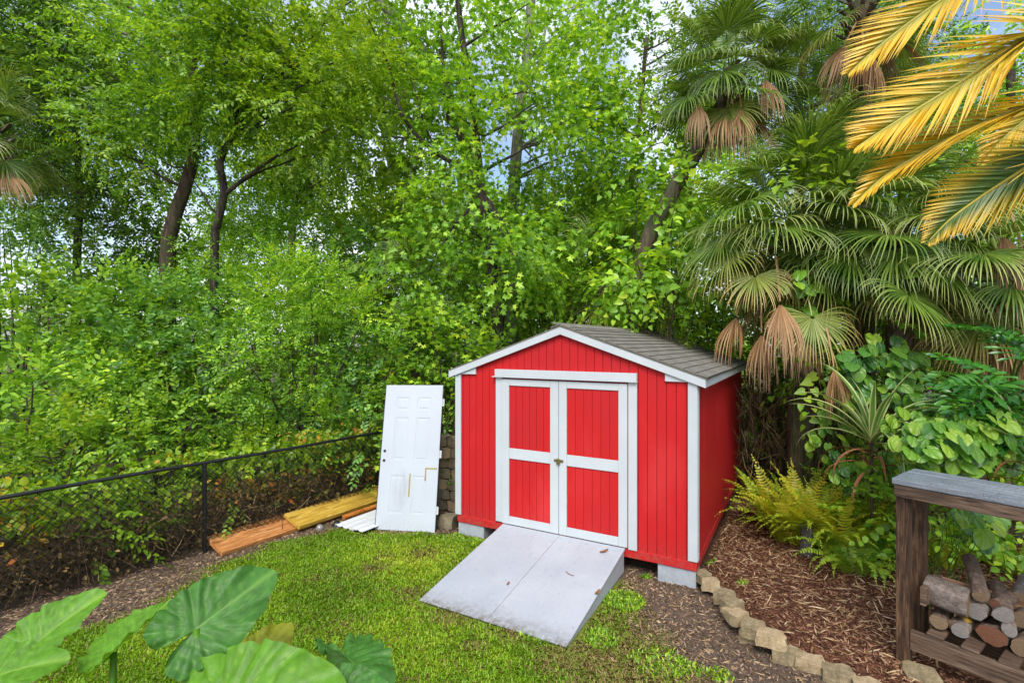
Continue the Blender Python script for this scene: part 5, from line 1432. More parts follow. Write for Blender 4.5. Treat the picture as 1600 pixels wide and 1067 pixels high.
# ---------------------------------------------------------------- variegated strap-leaf plants
t = NT('variegated_leaf')
e_ = t.attr('edge')
c = t.ramp(e_, [(0.45, (0.13, 0.26, 0.045)), (0.62, (0.24, 0.36, 0.07)), (0.72, (0.58, 0.60, 0.26))])
b = t.bsdf(c, 0.4, None, 0.5); tr = t.node('ShaderNodeBsdfTranslucent', Color=c); ms = t.node('ShaderNodeMixShader'); ms.inputs['Fac'].default_value = 0.25
t.l.new(b, ms.inputs[1]); t.l.new(tr.outputs['BSDF'], ms.inputs[2]); M_var = t.done(ms.outputs['Shader'])
def strap_mesh(seed, L, w, bend):
    r = random.Random(seed); V, F, ed = [], [], []; p = np.zeros(3); el = R(78); k = 12
    for i in range(k):
        u = i/(k-1); d = np.array([math.cos(el), 0, math.sin(el)]); nr = np.array([-math.sin(el), 0, math.cos(el)])
        ww = w*(0.5+0.6*math.sin(math.pi*min(1, 0.1+u*0.8)))*(1-u**4)+0.001
        for e in (-1, -0.68, -0.64, 0, 0.64, 0.68, 1):
            V.append(p+np.array([0, e*ww, 0])+nr*abs(e)*ww*0.45); ed.append(abs(e))
        p = p+d*L/(k-1); el -= R(bend)/(k-1)*(0.3+1.4*u)
    for i in range(k-1):
        for j in range(6): F.append((i*7+j, i*7+j+1, (i+1)*7+j+1, (i+1)*7+j))
    me = fast_mesh('leaf', np.array(V), np.array(F), None, {'edge': np.array(ed)}, True); me.materials.append(M_var); return me
STRAP = [strap_mesh(s, 0.66+0.05*s, 0.026, 35+24*s) for s in range(5)]
STRAPD = strap_mesh(9, 0.7, 0.018, 130); STRAPD.materials.clear(); STRAPD.materials.append(M_dead)
def strap_plant(name, label, c, n, sc, seed):
    rd = random.Random(seed); base = Vector((c.x, c.y, hz(c.x, c.y)))
    root = empty(name, base, 0, label, 'plant')
    MB().tube([(0, 0, -0.05), (0.01, 0.01, (c.z-base.z)*0.5), c-base], [0.022, 0.016, 0.018], 8).build('stem', M_bk_brown, root, smooth=True)
    for i in range(10):
        link_mesh('dead_leaf', STRAPD, None, root, Matrix.Translation(c-base-Vector((0, 0, 0.05+0.03*i))) @ Matrix.Rotation(i*2.4+1, 4, 'Z') @ Matrix.Rotation(rd.uniform(.9, 1.3), 4, 'Y') @ Matrix.Scale(sc*rd.uniform(0.7, 1.0), 4))
    for i in range(n):
        f = i/n
        link_mesh('leaf', STRAP[min(4, int(f*5))], None, root, Matrix.Translation(c-base) @ Matrix.Rotation(i*2.4+rd.uniform(-.6, .6), 4, 'Z') @ Matrix.Rotation(rd.uniform(-.3, .35)+0.95*f, 4, 'Y') @ Matrix.Scale(sc*rd.uniform(0.65, 1.15), 4))
strap_plant('variegated_plant', 'strap leaved plant with cream leaf margins behind the rack end post', P(1362, 692, 5.75), 24, 1.35, 1)
strap_plant('variegated_plant', 'cream edged strap plant in the vine leaves at the photo edge', P(1605, 715, 4.6), 16, 1.0, 2)

# ---------------------------------------------------------------- split-leaf plant
def split_leaf(seed, L=0.62):
    r = random.Random(seed); V, F, rn = [], [], []
    nl = 10
    def strip(rows, rv):
        o = len(V)
        for row in rows: V.extend(row)
        k = len(rows[0])
        for i in range(len(rows)-1):
            for j in range(k-1): F.append((o+i*k+j, o+i*k+j+1, o+(i+1)*k+j+1, o+(i+1)*k+j)); rn.append(rv)
    def mid(u): return np.array([u*L, 0, -0.22*L*u*u])
    for s in (-1, 1):
        for i in range(nl):
            u = (i+0.3)/nl
            an = R(118-95*u+r.uniform(-4, 4)); ln = L*(0.42+0.16*math.sin(math.pi*u))*(1-0.35*u)*r.uniform(0.92, 1.06)
            b = mid(u); wid = L/nl*0.50; p = b.copy(); d = np.array([math.cos(an), math.sin(an)*s, 0.22]); rows = []
            for j in range(6):
                q = j/5; w = wid*(1.0 if q < 0.25 else (0.72+0.25*math.sin(q*9+r.uniform(-.4, .4))))*(1-q**5*0.8)
                sd = np.array([-d[1], d[0], 0]); sd /= np.linalg.norm(sd)
                zz = 0.012*math.sin(q*8+i)
                rows.append([p-sd*w+np.array([0, 0, zz]), p+np.array([0, 0, -0.010]), p+sd*w+np.array([0, 0, -zz])])
                p = p+d*ln/5; d = d+np.array([0.10, 0, -0.16]); d /= np.linalg.norm(d)
            strip(rows, r.random())
    strip([[mid(u)+np.array([0, -0.02*(1-u), 0.001]), mid(u)+np.array([0, 0, -0.006]), mid(u)+np.array([0, 0.02*(1-u), 0.001])] for u in np.linspace(0, 1, 8)], 1.0)
    me = fast_mesh('leaf', np.array(V), np.array(F), {'rnd': np.array(rn), 'rnd2': np.full(len(F), r.random()*0.6)}, None, True)
    return me
M_split = leaf_mat('split_leaf_green', [(0.03, 0.13, 0.016), (0.05, 0.20, 0.022), (0.085, 0.29, 0.028), (0.17, 0.37, 0.04)], 0.25, 0.3, 0.6)
SPL = [split_leaf(s) for s in range(3)]
for me in SPL: me.materials.append(M_split)
def split_plant(label, c, leaves, seed):
    rd = random.Random(seed); base = Vector((c.x+0.2, c.y+0.2, hz(c.x, c.y)))
    root = empty('split_leaf_plant', base, 0, label, 'plant')
    for (px, py, Y, az, el, sc, roll) in leaves:
        q = P(px, py, Y)-base
        MB().tube(bez((0, 0, 0.0), (q.x*0.3, q.y*0.3, q.z*0.9), q, 8), 0.011, 6).build('leaf_stalk', M_fern2, root, smooth=True)
        d = Vector((math.cos(az)*math.cos(el), math.sin(az)*math.cos(el), math.sin(el)))
        link_mesh('leaf', rd.choice(SPL), None, root, mat_at(q, d, (0, -0.35, 1)) @ Matrix.Rotation(roll, 4, 'X') @ Matrix.Scale(sc, 4))
split_plant('glossy deep green split leaf plant below the shaded fan palm', P(1560, 620, 5.9),
            [(1570, 590, 5.1, 2.0, 0.5, 1.0, 0.1), (1600, 630, 4.9, 3.4, -0.1, 1.1, 0.4), (1570, 595, 5.0, 3.5, -0.2, 1.15, 0.2), (1600, 560, 5.3, 1.2, 0.7, 1.0, 0), (1530, 605, 5.3, 3.3, -0.35, 0.95, -.2),
             (1610, 600, 4.9, 4.6, -0.3, 1.0, 0), (1550, 630, 5.0, 4.2, -0.4, 1.0, 0.1), (1600, 530, 5.4, 2.6, 0.4, 1.0, 0.2), (1580, 610, 4.9, 3.0, 0.25, 1.0, -.1)], 1)

# ---------------------------------------------------------------- heart-leaf vines, big single leaves
def heart_mesh(seed, dome=0.16):
    r = random.Random(seed)
    out = []
    for i in range(28):
        a = 2*math.pi*i/28
        x = 0.5-0.5*math.cos(a); 
        yy = 0.50*math.sin(a)*(1.15-0.55*x) if a <= math.pi else 0.50*math.sin(a)*(1.15-0.55*x)
        x2 = x-0.16*math.exp(-((x-0.03)/0.16)**2)*(1 if abs(yy) > 0.05 else 0)
        out.append((x2, yy))
    out[0] = (0.06, 0.0)
    c = (0.42, 0.0); V = []; F = []; veins = []
    rings = [0.0, 0.35, 0.7, 1.0]
    for k in rings[1:]:
        for i, (x, y) in enumerate(out):
            X, Y_ = c[0]+(x-c[0])*k, y*k
            z = -dome*(k*k)*0.8+0.10*abs(Y_)-0.10*X*X+0.012*math.sin(i*1.57)*k
            V.append((X, Y_, z))
    V.append((c[0], 0, -0.018))
    n = 28
    for k in range(2):
        for i in range(n): F.append((k*n+i, k*n+(i+1) % n, (k+1)*n+(i+1) % n, (k+1)*n+i))
    for i in range(n): F.append((i, 3*n, 3*n, (i+1) % n))
    me = bpy.data.meshes.new('leaf')
    me.from_pydata(V, [], [f if f[1] != f[2] else (f[3], f[0], f[1]) for f in F]); me.shade_smooth(); me.update()
    return me
def heart_mat(name, cols, vein):
    t = NT(name); oi = t.n.new('ShaderNodeObjectInfo')
    c = t.ramp(oi.outputs['Random'], [(0.1+0.8*i/(len(cols)-1), q) for i, q in enumerate(cols)])
    # veins fan out from the stalk
    sp = t.node('ShaderNodeSeparateXYZ'); t.l.new(t.coord('Object'), sp.inputs[0])
    an = t.math('ARCTAN2', sp.outputs['Y'], t.math('ADD', sp.outputs['X'], 0.02))
    s_ = t.math('ABSOLUTE', t.math('SINE', t.math('MULTIPLY', an, 4.5)))
    vn = t.ramp(s_, [(0.0, 1.0), (0.16, 0.0)])
    c = t.mix(t.math('MULTIPLY', vn, 0.55), c, vein)
    b = t.bsdf(c, 0.34, t.bump(s_, 0.35, 0.02), 0.5)
    tr = t.node('ShaderNodeBsdfTranslucent', Color=t.mix(1.0, c, (1.2, 1.2, 0.45), 'MULTIPLY')); ms = t.node('ShaderNodeMixShader'); ms.inputs['Fac'].default_value = 0.35
    t.l.new(b, ms.inputs[1]); t.l.new(tr.outputs['BSDF'], ms.inputs[2]); return t.done(ms.outputs['Shader'])
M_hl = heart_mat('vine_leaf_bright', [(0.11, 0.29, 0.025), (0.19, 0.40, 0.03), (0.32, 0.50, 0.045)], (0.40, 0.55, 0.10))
M_hd = heart_mat('vine_leaf_shade', [(0.045, 0.15, 0.03), (0.075, 0.22, 0.035), (0.15, 0.32, 0.04)], (0.22, 0.38, 0.10))  # darker copy of the bright leaf, shade put into its colour
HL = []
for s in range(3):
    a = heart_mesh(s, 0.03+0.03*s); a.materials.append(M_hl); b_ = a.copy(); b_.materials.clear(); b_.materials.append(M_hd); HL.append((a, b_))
def heart_vine(label, blobs, seed, shade):
    """blobs: (px, py, rx, ry, Y, n, size)"""
    rd = random.Random(seed); px, py, *_ , Y, n, s = blobs[0]
    c = P(px, py, Y); base = Vector((c.x, c.y, hz(c.x, c.y))); root = empty('heart_leaf_vine', base, 0, label, 'vine', 'heart leaved vines by the rack')
    mb = MB()
    for (px, py, rx_, ry_, Y, n, s) in blobs:
        for k in range(4):
            e = P(px+rd.uniform(-rx_, rx_), py+rd.uniform(-ry_, ry_), Y+0.1)-base
            st = Vector((e.x*0.7+rd.uniform(-.2, .2), e.y+0.25, -0.02))
            mb.tube(wobble(bez(st, st.lerp(e, 0.5)+Vector((0, 0.1, 0.2)), e, 8), 0.05, rd), 0.004, 5, False)
        for k in range(n):
            while True:
                a, b = rd.uniform(-1, 1), rd.uniform(-1, 1)
                if a*a+b*b < 1: break
            y = Y-0.35*math.sqrt(max(0, 1-a*a-b*b))+rd.uniform(-0.05, 0.12)
            p = P(px+a*rx_, py+b*ry_, y)-base
            # leaves hang tip down, faces to the light
            d = Vector((rd.uniform(-.6, .6), rd.uniform(-.8, -.1), rd.uniform(-0.9, -0.3)))
            nz = Vector((rd.uniform(-.35, .35), rd.uniform(-.9, -.4), rd.uniform(0.5, 1.0)))
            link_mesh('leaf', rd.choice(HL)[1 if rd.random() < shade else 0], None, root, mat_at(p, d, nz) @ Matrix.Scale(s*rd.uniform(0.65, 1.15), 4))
    mb.build('stems', M_fern2, root)
    return root
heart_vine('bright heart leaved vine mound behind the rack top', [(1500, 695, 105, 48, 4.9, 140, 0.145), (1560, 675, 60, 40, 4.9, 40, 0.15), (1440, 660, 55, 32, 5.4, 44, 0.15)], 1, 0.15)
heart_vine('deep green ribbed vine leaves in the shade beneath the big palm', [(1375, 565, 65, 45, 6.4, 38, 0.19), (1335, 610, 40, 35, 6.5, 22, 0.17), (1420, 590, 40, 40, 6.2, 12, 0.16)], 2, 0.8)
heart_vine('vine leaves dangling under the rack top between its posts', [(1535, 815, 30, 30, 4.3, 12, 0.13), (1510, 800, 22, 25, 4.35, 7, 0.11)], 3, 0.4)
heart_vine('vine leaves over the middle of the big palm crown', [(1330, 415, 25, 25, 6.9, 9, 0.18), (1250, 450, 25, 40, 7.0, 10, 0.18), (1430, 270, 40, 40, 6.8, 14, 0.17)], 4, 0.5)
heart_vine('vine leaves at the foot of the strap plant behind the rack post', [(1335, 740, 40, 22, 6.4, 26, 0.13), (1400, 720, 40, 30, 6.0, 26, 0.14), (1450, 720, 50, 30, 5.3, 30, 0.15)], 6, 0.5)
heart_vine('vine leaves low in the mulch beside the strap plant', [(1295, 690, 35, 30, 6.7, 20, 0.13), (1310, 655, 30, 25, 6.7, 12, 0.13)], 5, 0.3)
# ---------------------------------------------------------------- lawn, chips, litter
def blades(name, X, Y, length, width, lean, mat_, seed, rnd2, label, cat):
    r = np.random.RandomState(seed); n = len(X); Z = height(X, Y)
    az = r.uniform(0, 2*math.pi, n); d = np.stack([np.cos(az), np.sin(az), np.zeros(n)], -1); s = np.stack([-np.sin(az), np.cos(az), np.zeros(n)], -1)
    L = length*r.uniform(0.6, 1.3, n); w = width*r.uniform(0.7, 1.2, n); le = lean*r.uniform(0.4, 1.5, n)
    b = np.stack([X, Y, Z-0.004], -1)
    el = np.clip(np.pi/2-le*0.6, 0.15, 1.5); el2 = np.clip(np.pi/2-le*1.5, -0.5, 1.5)
    up = np.array([0, 0, 1.0])
    m = b+d*(np.cos(el)*L*0.55)[:, None]+up*(np.sin(el)*L*0.55)[:, None]
    t_ = m+d*(np.cos(el2)*L*0.5)[:, None]+up*(np.sin(el2)*L*0.5)[:, None]
    V = np.stack([b-s*w[:, None]*0.4, b+s*w[:, None]*0.4, m+s*w[:, None]*0.5, t_, m-s*w[:, None]*0.5], 1).reshape(-1, 3)
    base = np.arange(n)[:, None]*5
    F = (base+np.array([[0, 1, 2, 3, 4]])).reshape(-1, 5)
    TRI[0] += 3*n
    o = link_mesh(name, fast_mesh(name, V, F, {'rnd': r.rand(n), 'rnd2': rnd2}), mat_)
    return tag(o, label, cat, None, 'stuff')
r = np.random.RandomState(77)
M_grass = leaf_mat('grass_blade', [(0.135, 0.27, 0.012), (0.215, 0.40, 0.016), (0.31, 0.52, 0.024), (0.50, 0.60, 0.05)], 0.45, 0.4, 0.3, 0.6)
M_straw = leaf_mat('straw_blade', [(0.14, 0.09, 0.04), (0.25, 0.17, 0.075), (0.36, 0.27, 0.12), (0.30, 0.30, 0.08)], 0.7, 0.2, 0.2, 0.5)
N = 250000
X = r.uniform(-4.6, 2.6, N); Y = r.uniform(3.0, 7.4, N)
sd_ = sdist(X, Y, LAWN)
A1m = Matrix.Rotation(-A1, 3, 'Z')
lx = (X-PL.x)*math.cos(A1)+(Y-PL.y)*math.sin(A1); ly = -(X-PL.x)*math.sin(A1)+(Y-PL.y)*math.cos(A1)
under = ((lx > 0.71) & (lx < 2.33) & (ly > -1.66) & (ly < 0.1)) | ((lx > -0.05) & (lx < W) & (ly > -0.05))
near_ramp = (lx > 0.55) & (lx < 2.5) & (ly > -1.82) & (ly < 0)
pat = vnoise(X, Y, 3.2, 21)*0.6+vnoise(X, Y, 9, 22)*0.4
dry = sstep(0.15, 0.8, pat)+0.9*sstep(0.2, -0.35, lx*0+sd_)*0
# bald, dry zones: right of the ramp, along the ramp's foot and a few worn patches
right_dry = sstep(0.10, 0.85, X-(0.05+0.35*vnoise(X, Y, 2.5, 23)))*sstep(5.6, 4.6, Y)
def spot(px, py, rad): g = G(px, py); return np.clip(1.25-np.hypot(X-g.x, (Y-g.y))/rad, 0, 1)
worn = np.clip(spot(580, 890, 0.22)+spot(640, 925, 0.2)+spot(700, 965, 0.2)+spot(800, 990, 0.18)+spot(660, 865, 0.25)+spot(740, 1010, 0.15)+spot(480, 905, 0.15)*0.5+spot(890, 1020, 0.3)+spot(960, 1040, 0.35)*0.7+spot(600, 870, .15)+spot(530, 985, 0.22)*.7+spot(720, 900, .12)+spot(420, 905, .2)*.6+spot(860, 1045, 0.2)*.6, 0, 1)
dens = sstep(-0.12, 0.16, sd_+0.09*vnoise(X, Y, 6.0, 24))*(1-0.85*right_dry)*(1-0.9*worn)*(1-0.5*np.clip(dry, 0, 1))
keep = (r.rand(N) < dens) & ~under & ~(near_ramp & (r.rand(N) < 0.55))
gX, gY = X[keep], Y[keep]
c2_ = np.clip(0.45+0.35*(vnoise(gX, gY, 2.2, 25))+0.15*vnoise(gX, gY, 12, 26), 0, 1)
blades('grass', gX, gY, 0.040, 0.0095, 1.05, M_grass, 31, c2_, 'bright yellow green lawn grass in front of the shed', 'grass')
# dry straw among it
k2 = (r.rand(N) < np.clip(0.10*sstep(-0.25, 0.1, sd_)+0.22*right_dry*sstep(-0.4, 0.2, sd_)+0.22*worn+0.07*np.clip(dry, 0, 1), 0, 1)*(sd_ > -0.35)) & ~under
blades('dry_grass', X[k2], Y[k2], 0.045, 0.007, 1.25, M_straw, 32, r.rand(k2.sum()), 'dry straw coloured grass thinning out at the lawn edges', 'grass')
# clover-like tufts right of the ramp
tX, tY = [], []
for px, py, rad, n in ((975, 940, 0.20, 1500), (1010, 900, 0.06, 120), (845, 985, 0.2, 700), (1030, 1035, 0.22, 500), (940, 1000, 0.15, 500), (1075, 1045, 0.12, 160), (1125, 1055, 0.1, 120), (740, 850, 0.12, 500), (705, 842, 0.2, 500), (1160, 920, 0.05, 60), (1112, 880, 0.06, 80)):
    g = G(px, py); a = r.uniform(0, 6.28, n); q = rad*np.sqrt(r.rand(n)); tX.append(g.x+q*np.cos(a)); tY.append(g.y+q*np.sin(a))
tX, tY = np.concatenate(tX), np.concatenate(tY)
blades('weeds', tX, tY, 0.042, 0.013, 0.9, LM['light'], 33, r.rand(len(tX)), 'small green weed tufts on the bare soil beside the ramp', 'weeds')

def chips(name, X, Y, L, W_, th, mat_, seed, label, cat, rnd2=None, zoff=0.004, tilt=0.5):
    """irregular four-sided slivers with a raised ridge"""
    r = np.random.RandomState(seed); n = len(X)
    V0 = np.array([[-0.5, -0.2, 0], [0.1, -0.5, 0.0], [0.5, 0.15, 0], [-0.1, 0.5, 0], [0.0, 0.0, 1.0]])
    az = r.uniform(0, 6.283, n); ti = r.normal(0, tilt, n)*0.5; ro = r.normal(0, tilt, n)
    ca, sa, ct, st, cr_, sr_ = np.cos(az), np.sin(az), np.cos(ti), np.sin(ti), np.cos(ro), np.sin(ro)
    sc = np.stack([L*r.uniform(0.4, 1.4, n), W_*r.uniform(0.5, 1.4, n), th*r.uniform(0.5, 1.5, n)], -1)
    v = V0[None]*sc[:, None, :]+r.normal(0, 0.08, (n, 5, 3))*sc[:, None, :]
    y, z = v[..., 1]*cr_[:, None]-v[..., 2]*sr_[:, None], v[..., 1]*sr_[:, None]+v[..., 2]*cr_[:, None]
    x, z = v[..., 0]*ct[:, None]+z*st[:, None], -v[..., 0]*st[:, None]+z*ct[:, None]
    XX = x*ca[:, None]-y*sa[:, None]+X[:, None]; YY = x*sa[:, None]+y*ca[:, None]+Y[:, None]
    ZZ = z+height(X, Y)[:, None]+zoff+0.25*sc[:, :1]*np.abs(st)[:, None]
    V = np.stack([XX, YY, ZZ], -1).reshape(-1, 3); b = (np.arange(n)*5)[:, None, None]
    F = (b+np.array([[0, 1, 4], [1, 2, 4], [2, 3, 4], [3, 0, 4]])[None]).reshape(-1, 3)
    TRI[0] += 4*n
    o = link_mesh(name, fast_mesh(name, V, F, {'rnd': np.repeat(r.rand(n), 4), 'rnd2': np.repeat(r.rand(n) if rnd2 is None else rnd2, 4)}), mat_)
    return tag(o, label, cat, None, 'stuff')
M_mul = leaf_mat('mulch_chip', [(0.034, 0.014, 0.008), (0.10, 0.041, 0.023), (0.19, 0.085, 0.046), (0.33, 0.20, 0.115)], 0.75, 0.0, 0.2, 0.3)
M_lit = leaf_mat('leaf_litter', [(0.04, 0.027, 0.017), (0.115, 0.072, 0.046), (0.21, 0.13, 0.08), (0.36, 0.26, 0.155)], 0.8, 0.05, 0.2, 0.3)
M_sc = leaf_mat('straw_chip', [(0.22, 0.13, 0.06), (0.34, 0.22, 0.11), (0.44, 0.31, 0.17), (0.52, 0.40, 0.25)], 0.7, 0.05, 0.2, 0.3)
N = 75000
X = r.uniform(1.5, 6.2, N); Y = r.uniform(3.0, 10.0, N)
lx = (X-PL.x)*math.cos(A1)+(Y-PL.y)*math.sin(A1); ly = -(X-PL.x)*math.sin(A1)+(Y-PL.y)*math.cos(A1)
ok = (sdist(X, Y, BED) > -0.04) & ~((lx < W+0.02) & (ly > -0.02)) & (Y < 9.5) & (r.rand(N) < np.clip(7.5/Y-0.4, 0.25, 1))
chips('mulch', X[ok], Y[ok], 0.055, 0.012, 0.006, M_mul, 41, 'red brown bark mulch filling the bed beside the shed', 'mulch', None, 0.006, 0.55)
ok2 = ok & (r.rand(N) < 0.05)
chips('straw_litter', X[ok2]+0.013, Y[ok2], 0.13, 0.013, 0.005, M_sc, 42, 'pale straw and wood slivers strewn over the mulch', 'litter', None, 0.014, 0.4)
# bare ground: strip below the fence, in front of the blocks, right of the lawn
N = 90000
X = r.uniform(-6.5, 3.2, N); Y = r.uniform(3.2, 9.5, N)
lx = (X-PL.x)*math.cos(A1)+(Y-PL.y)*math.sin(A1); ly = -(X-PL.x)*math.sin(A1)+(Y-PL.y)*math.cos(A1)
under = ((lx > 0.70) & (lx < 2.34) & (ly > -1.66) & (ly < 0.05)) | ((lx > 0) & (lx < W) & (ly > 0.2))
sdl = sdist(X, Y, LAWN); fo_ = (X-F0.x)*FN.x+(Y-F0.y)*FN.y
ok = (sdl < 0.12) & (sdist(X, Y, BED) < 0.02) & ~under & (fo_ < 0.9) & (r.rand(N) < 0.75)
chips('leaf_litter', X[ok], Y[ok], 0.042, 0.014, 0.006, M_lit, 43, 'brown leaf litter and chips on the bare soil by the fence', 'litter', None, 0.003, 0.45)
ok2 = (r.rand(N) < 0.075) & (sdl < 0.6) & ~under & (fo_ < 0.3)
chips('straw_litter', X[ok2], Y[ok2], 0.07, 0.008, 0.004, M_sc, 44, 'pale straw bits scattered over bare soil and thin lawn', 'litter', None, 0.008, 0.35)

# ---------------------------------------------------------------- dead vine tangle and creepers along the fence
r = np.random.RandomState(88)
def fence_pts(n, ulo, uhi, off_lo, off_hi, zlo, zhi, zp=1.0):
    u = r.uniform(ulo, uhi, n); off = r.uniform(off_lo, off_hi, n); z = zlo+(zhi-zlo)*r.rand(n)**zp
    return np.stack([F0.x+FD.x*u+FN.x*off, F0.y+FD.y*u+FN.y*off, z], -1), u
# dry stems: thin three-sided rods
n = 7000
pts, uu = fence_pts(n, -4.0, 6.2, -0.02, 0.7, 0.0, 0.62, 1.3)
d = norm_rows(r.normal(size=(n, 3))*np.array([0.8, 0.8, 0.9])+np.array([-0.25, 0.2, 0.45])); L = r.uniform(0.08, 0.38, n); w = r.uniform(0.0015, 0.004, n)
a_ = norm_rows(np.cross(d, r.normal(size=(n, 3)))); b_ = np.cross(d, a_)
bend = r.normal(size=(n, 3))*0.12
rowsV = []
for q in (0.0, 0.5, 1.0):
    c0 = pts+d*(L*q)[:, None]+bend*(L*q*q)[:, None]
    for k in range(3):
        an = 2*math.pi*k/3; rowsV.append(c0+(a_*math.cos(an)+b_*math.sin(an))*w[:, None])
V = np.stack(rowsV, 1); V[..., 2] = np.maximum(V[..., 2], 0.0); V = V.reshape(-1, 3)
f0 = np.array([[i*3+k, i*3+(k+1) % 3, (i+1)*3+(k+1) % 3, (i+1)*3+k] for i in range(2) for k in range(3)])
F = (np.arange(n)[:, None, None]*9+f0[None]).reshape(-1, 4)
M_dry = leaf_mat('dry_stem', [(0.03, 0.018, 0.010), (0.08, 0.05, 0.028), (0.17, 0.11, 0.06), (0.38, 0.27, 0.14)], 0.85, 0.0, 0.2, 0.3)
o = link_mesh('dead_vines', fast_mesh('dead_vines', V, F, {'rnd': np.repeat(r.rand(n), 6), 'rnd2': np.repeat(r.rand(n), 6)}), M_dry)
tag(o, 'tangle of dry brown vine stems along the foot of the fence', 'dead vines', None, 'stuff'); TRI[0] += 12*n
# dry curled leaves on it
def loose_leaves(name, kind, pts, size, mat_, seed, label, cat, upz=0.5):
    rr_ = np.random.RandomState(seed); n = len(pts); lv, lf = LEAF[kind]
    tm = [(lv, lf, np.zeros(len(lf), int), 1)]
    me = scatter(name, tm, pts, norm_rows(rr_.normal(size=(n, 3))+np.array([0, 0, -0.2])), rr_.normal(size=(n, 3))+np.array([0.0, -0.4, upz*2]), size*rr_.uniform(0.6, 1.3, n), rr_.rand(n), seed+1)
    TRI[0] += 4*n
    return tag(link_mesh(name, me, mat_), label, cat, None, 'stuff')
M_deadleaf = leaf_mat('dry_leaf', [(0.04, 0.026, 0.012), (0.10, 0.065, 0.03), (0.20, 0.13, 0.05), (0.34, 0.24, 0.09)], 0.8, 0.15, 0.2, 0.3)
pts, uu = fence_pts(11000, -4.0, 6.2, -0.01, 0.75, 0.02, 0.60, 1.2)
loose_leaves('dead_leaves', 'ovate', pts, 0.055, M_deadleaf, 61, 'dead brown leaves caught in the vine tangle at the fence foot', 'dead leaves')
pts, uu = fence_pts(6500, -4.0, 6.6, 0.03, 0.8, 0.28, 1.15, 0.7)
kp = vnoise(uu, pts[:, 2]*2, 2.2, 31)+1.6*(pts[:, 2]-0.60) > 0.1
loose_leaves('creeper_leaves', 'round', pts[kp], 0.08, LM['yel'], 62, 'green creeper leaves climbing the fence mesh', 'creeper')
pts, uu = fence_pts(5000, -4.0, 6.6, 0.0, 0.6, 0.25, 1.2, 0.9)
kp = vnoise(uu+3, pts[:, 2]*2, 1.9, 32) > 0.05
loose_leaves('turning_leaves', 'ovate', pts[kp], 0.08, LM['autumn'], 63, 'yellow and rust coloured leaves among the creepers on the fence', 'creeper')
# gloom filler: dark stems and dead fronds behind the shed corner
n = 1500
pts = np.stack([r.uniform(3.6, 6.0, n), r.uniform(7.6, 9.4, n), r.uniform(0.05, 1.7, n)], -1)
d = norm_rows(r.normal(size=(n, 3))*0.5+np.array([0, 0, -1.0])); L = r.uniform(0.2, 0.7, n); w = r.uniform(0.002, 0.006, n)
a_ = norm_rows(np.cross(d, r.normal(size=(n, 3)))); b_ = np.cross(d, a_); rowsV = []
for q in (0.0, 0.5, 1.0):
    c0 = pts-d*(L*q)[:, None]+r.normal(size=(n, 3))*0.02
    for k in range(3):
        an = 2*math.pi*k/3; rowsV.append(c0+(a_*math.cos(an)+b_*math.sin(an))*w[:, None])
V = np.stack(rowsV, 1).reshape(-1, 3); F = (np.arange(n)[:, None, None]*9+f0[None]).reshape(-1, 4)
o = link_mesh('dead_stems', fast_mesh('dead_stems', V, F, {'rnd': np.repeat(r.rand(n), 6), 'rnd2': np.repeat(r.rand(n), 6)}), M_dry)
tag(o, 'dry stems and roots hanging in the dark beside the shed', 'dead stems', None, 'stuff')

# ---------------------------------------------------------------- elephant ears in the foreground
def ear_mat(name, base, vein, rough):
    t = NT(name)
    n1 = t.noise(t.coord('Object'), 7, 5); n2 = t.noise(t.coord('Object'), 90, 2, 0.5)
    lo = tuple(q*0.75 for q in base); hi = tuple(q*1.3 for q in base)
    c = t.ramp(n1, [(0.3, lo), (0.7, hi)])
    c = t.mix(t.ramp(t.attr('vein'), [(0.0, 0.0), (1.0, 0.7)]), c, vein)
    dr_ = t.ramp(n2, [(0.60, 0.0), (0.66, 1.0)])
    b = t.bsdf(c, t.mix(dr_, (rough, rough, rough), (0.08, 0.08, 0.08)), t.bump(t.math('ADD', t.math('MULTIPLY', dr_, 0.6), t.math('MULTIPLY', n1, 2.0)), 0.45, 0.004), 0.35)
    tr = t.node('ShaderNodeBsdfTranslucent', Color=t.mix(1.0, c, (1.5, 1.35, 0.5), 'MULTIPLY')); ms = t.node('ShaderNodeMixShader'); ms.inputs['Fac'].default_value = 0.3
    t.l.new(b, ms.inputs[1]); t.l.new(tr.outputs['BSDF'], ms.inputs[2]); return t.done(ms.outputs['Shader'])
M_ear = ear_mat('ear_leaf', (0.05, 0.165, 0.022), (0.17, 0.34, 0.06), 0.46)
M_ear_l = ear_mat('ear_leaf_light', (0.092, 0.24, 0.012), (0.24, 0.42, 0.05), 0.46)
M_ear_y = ear_mat('ear_leaf_yellow', (0.30, 0.32, 0.02), (0.42, 0.42, 0.06), 0.4)
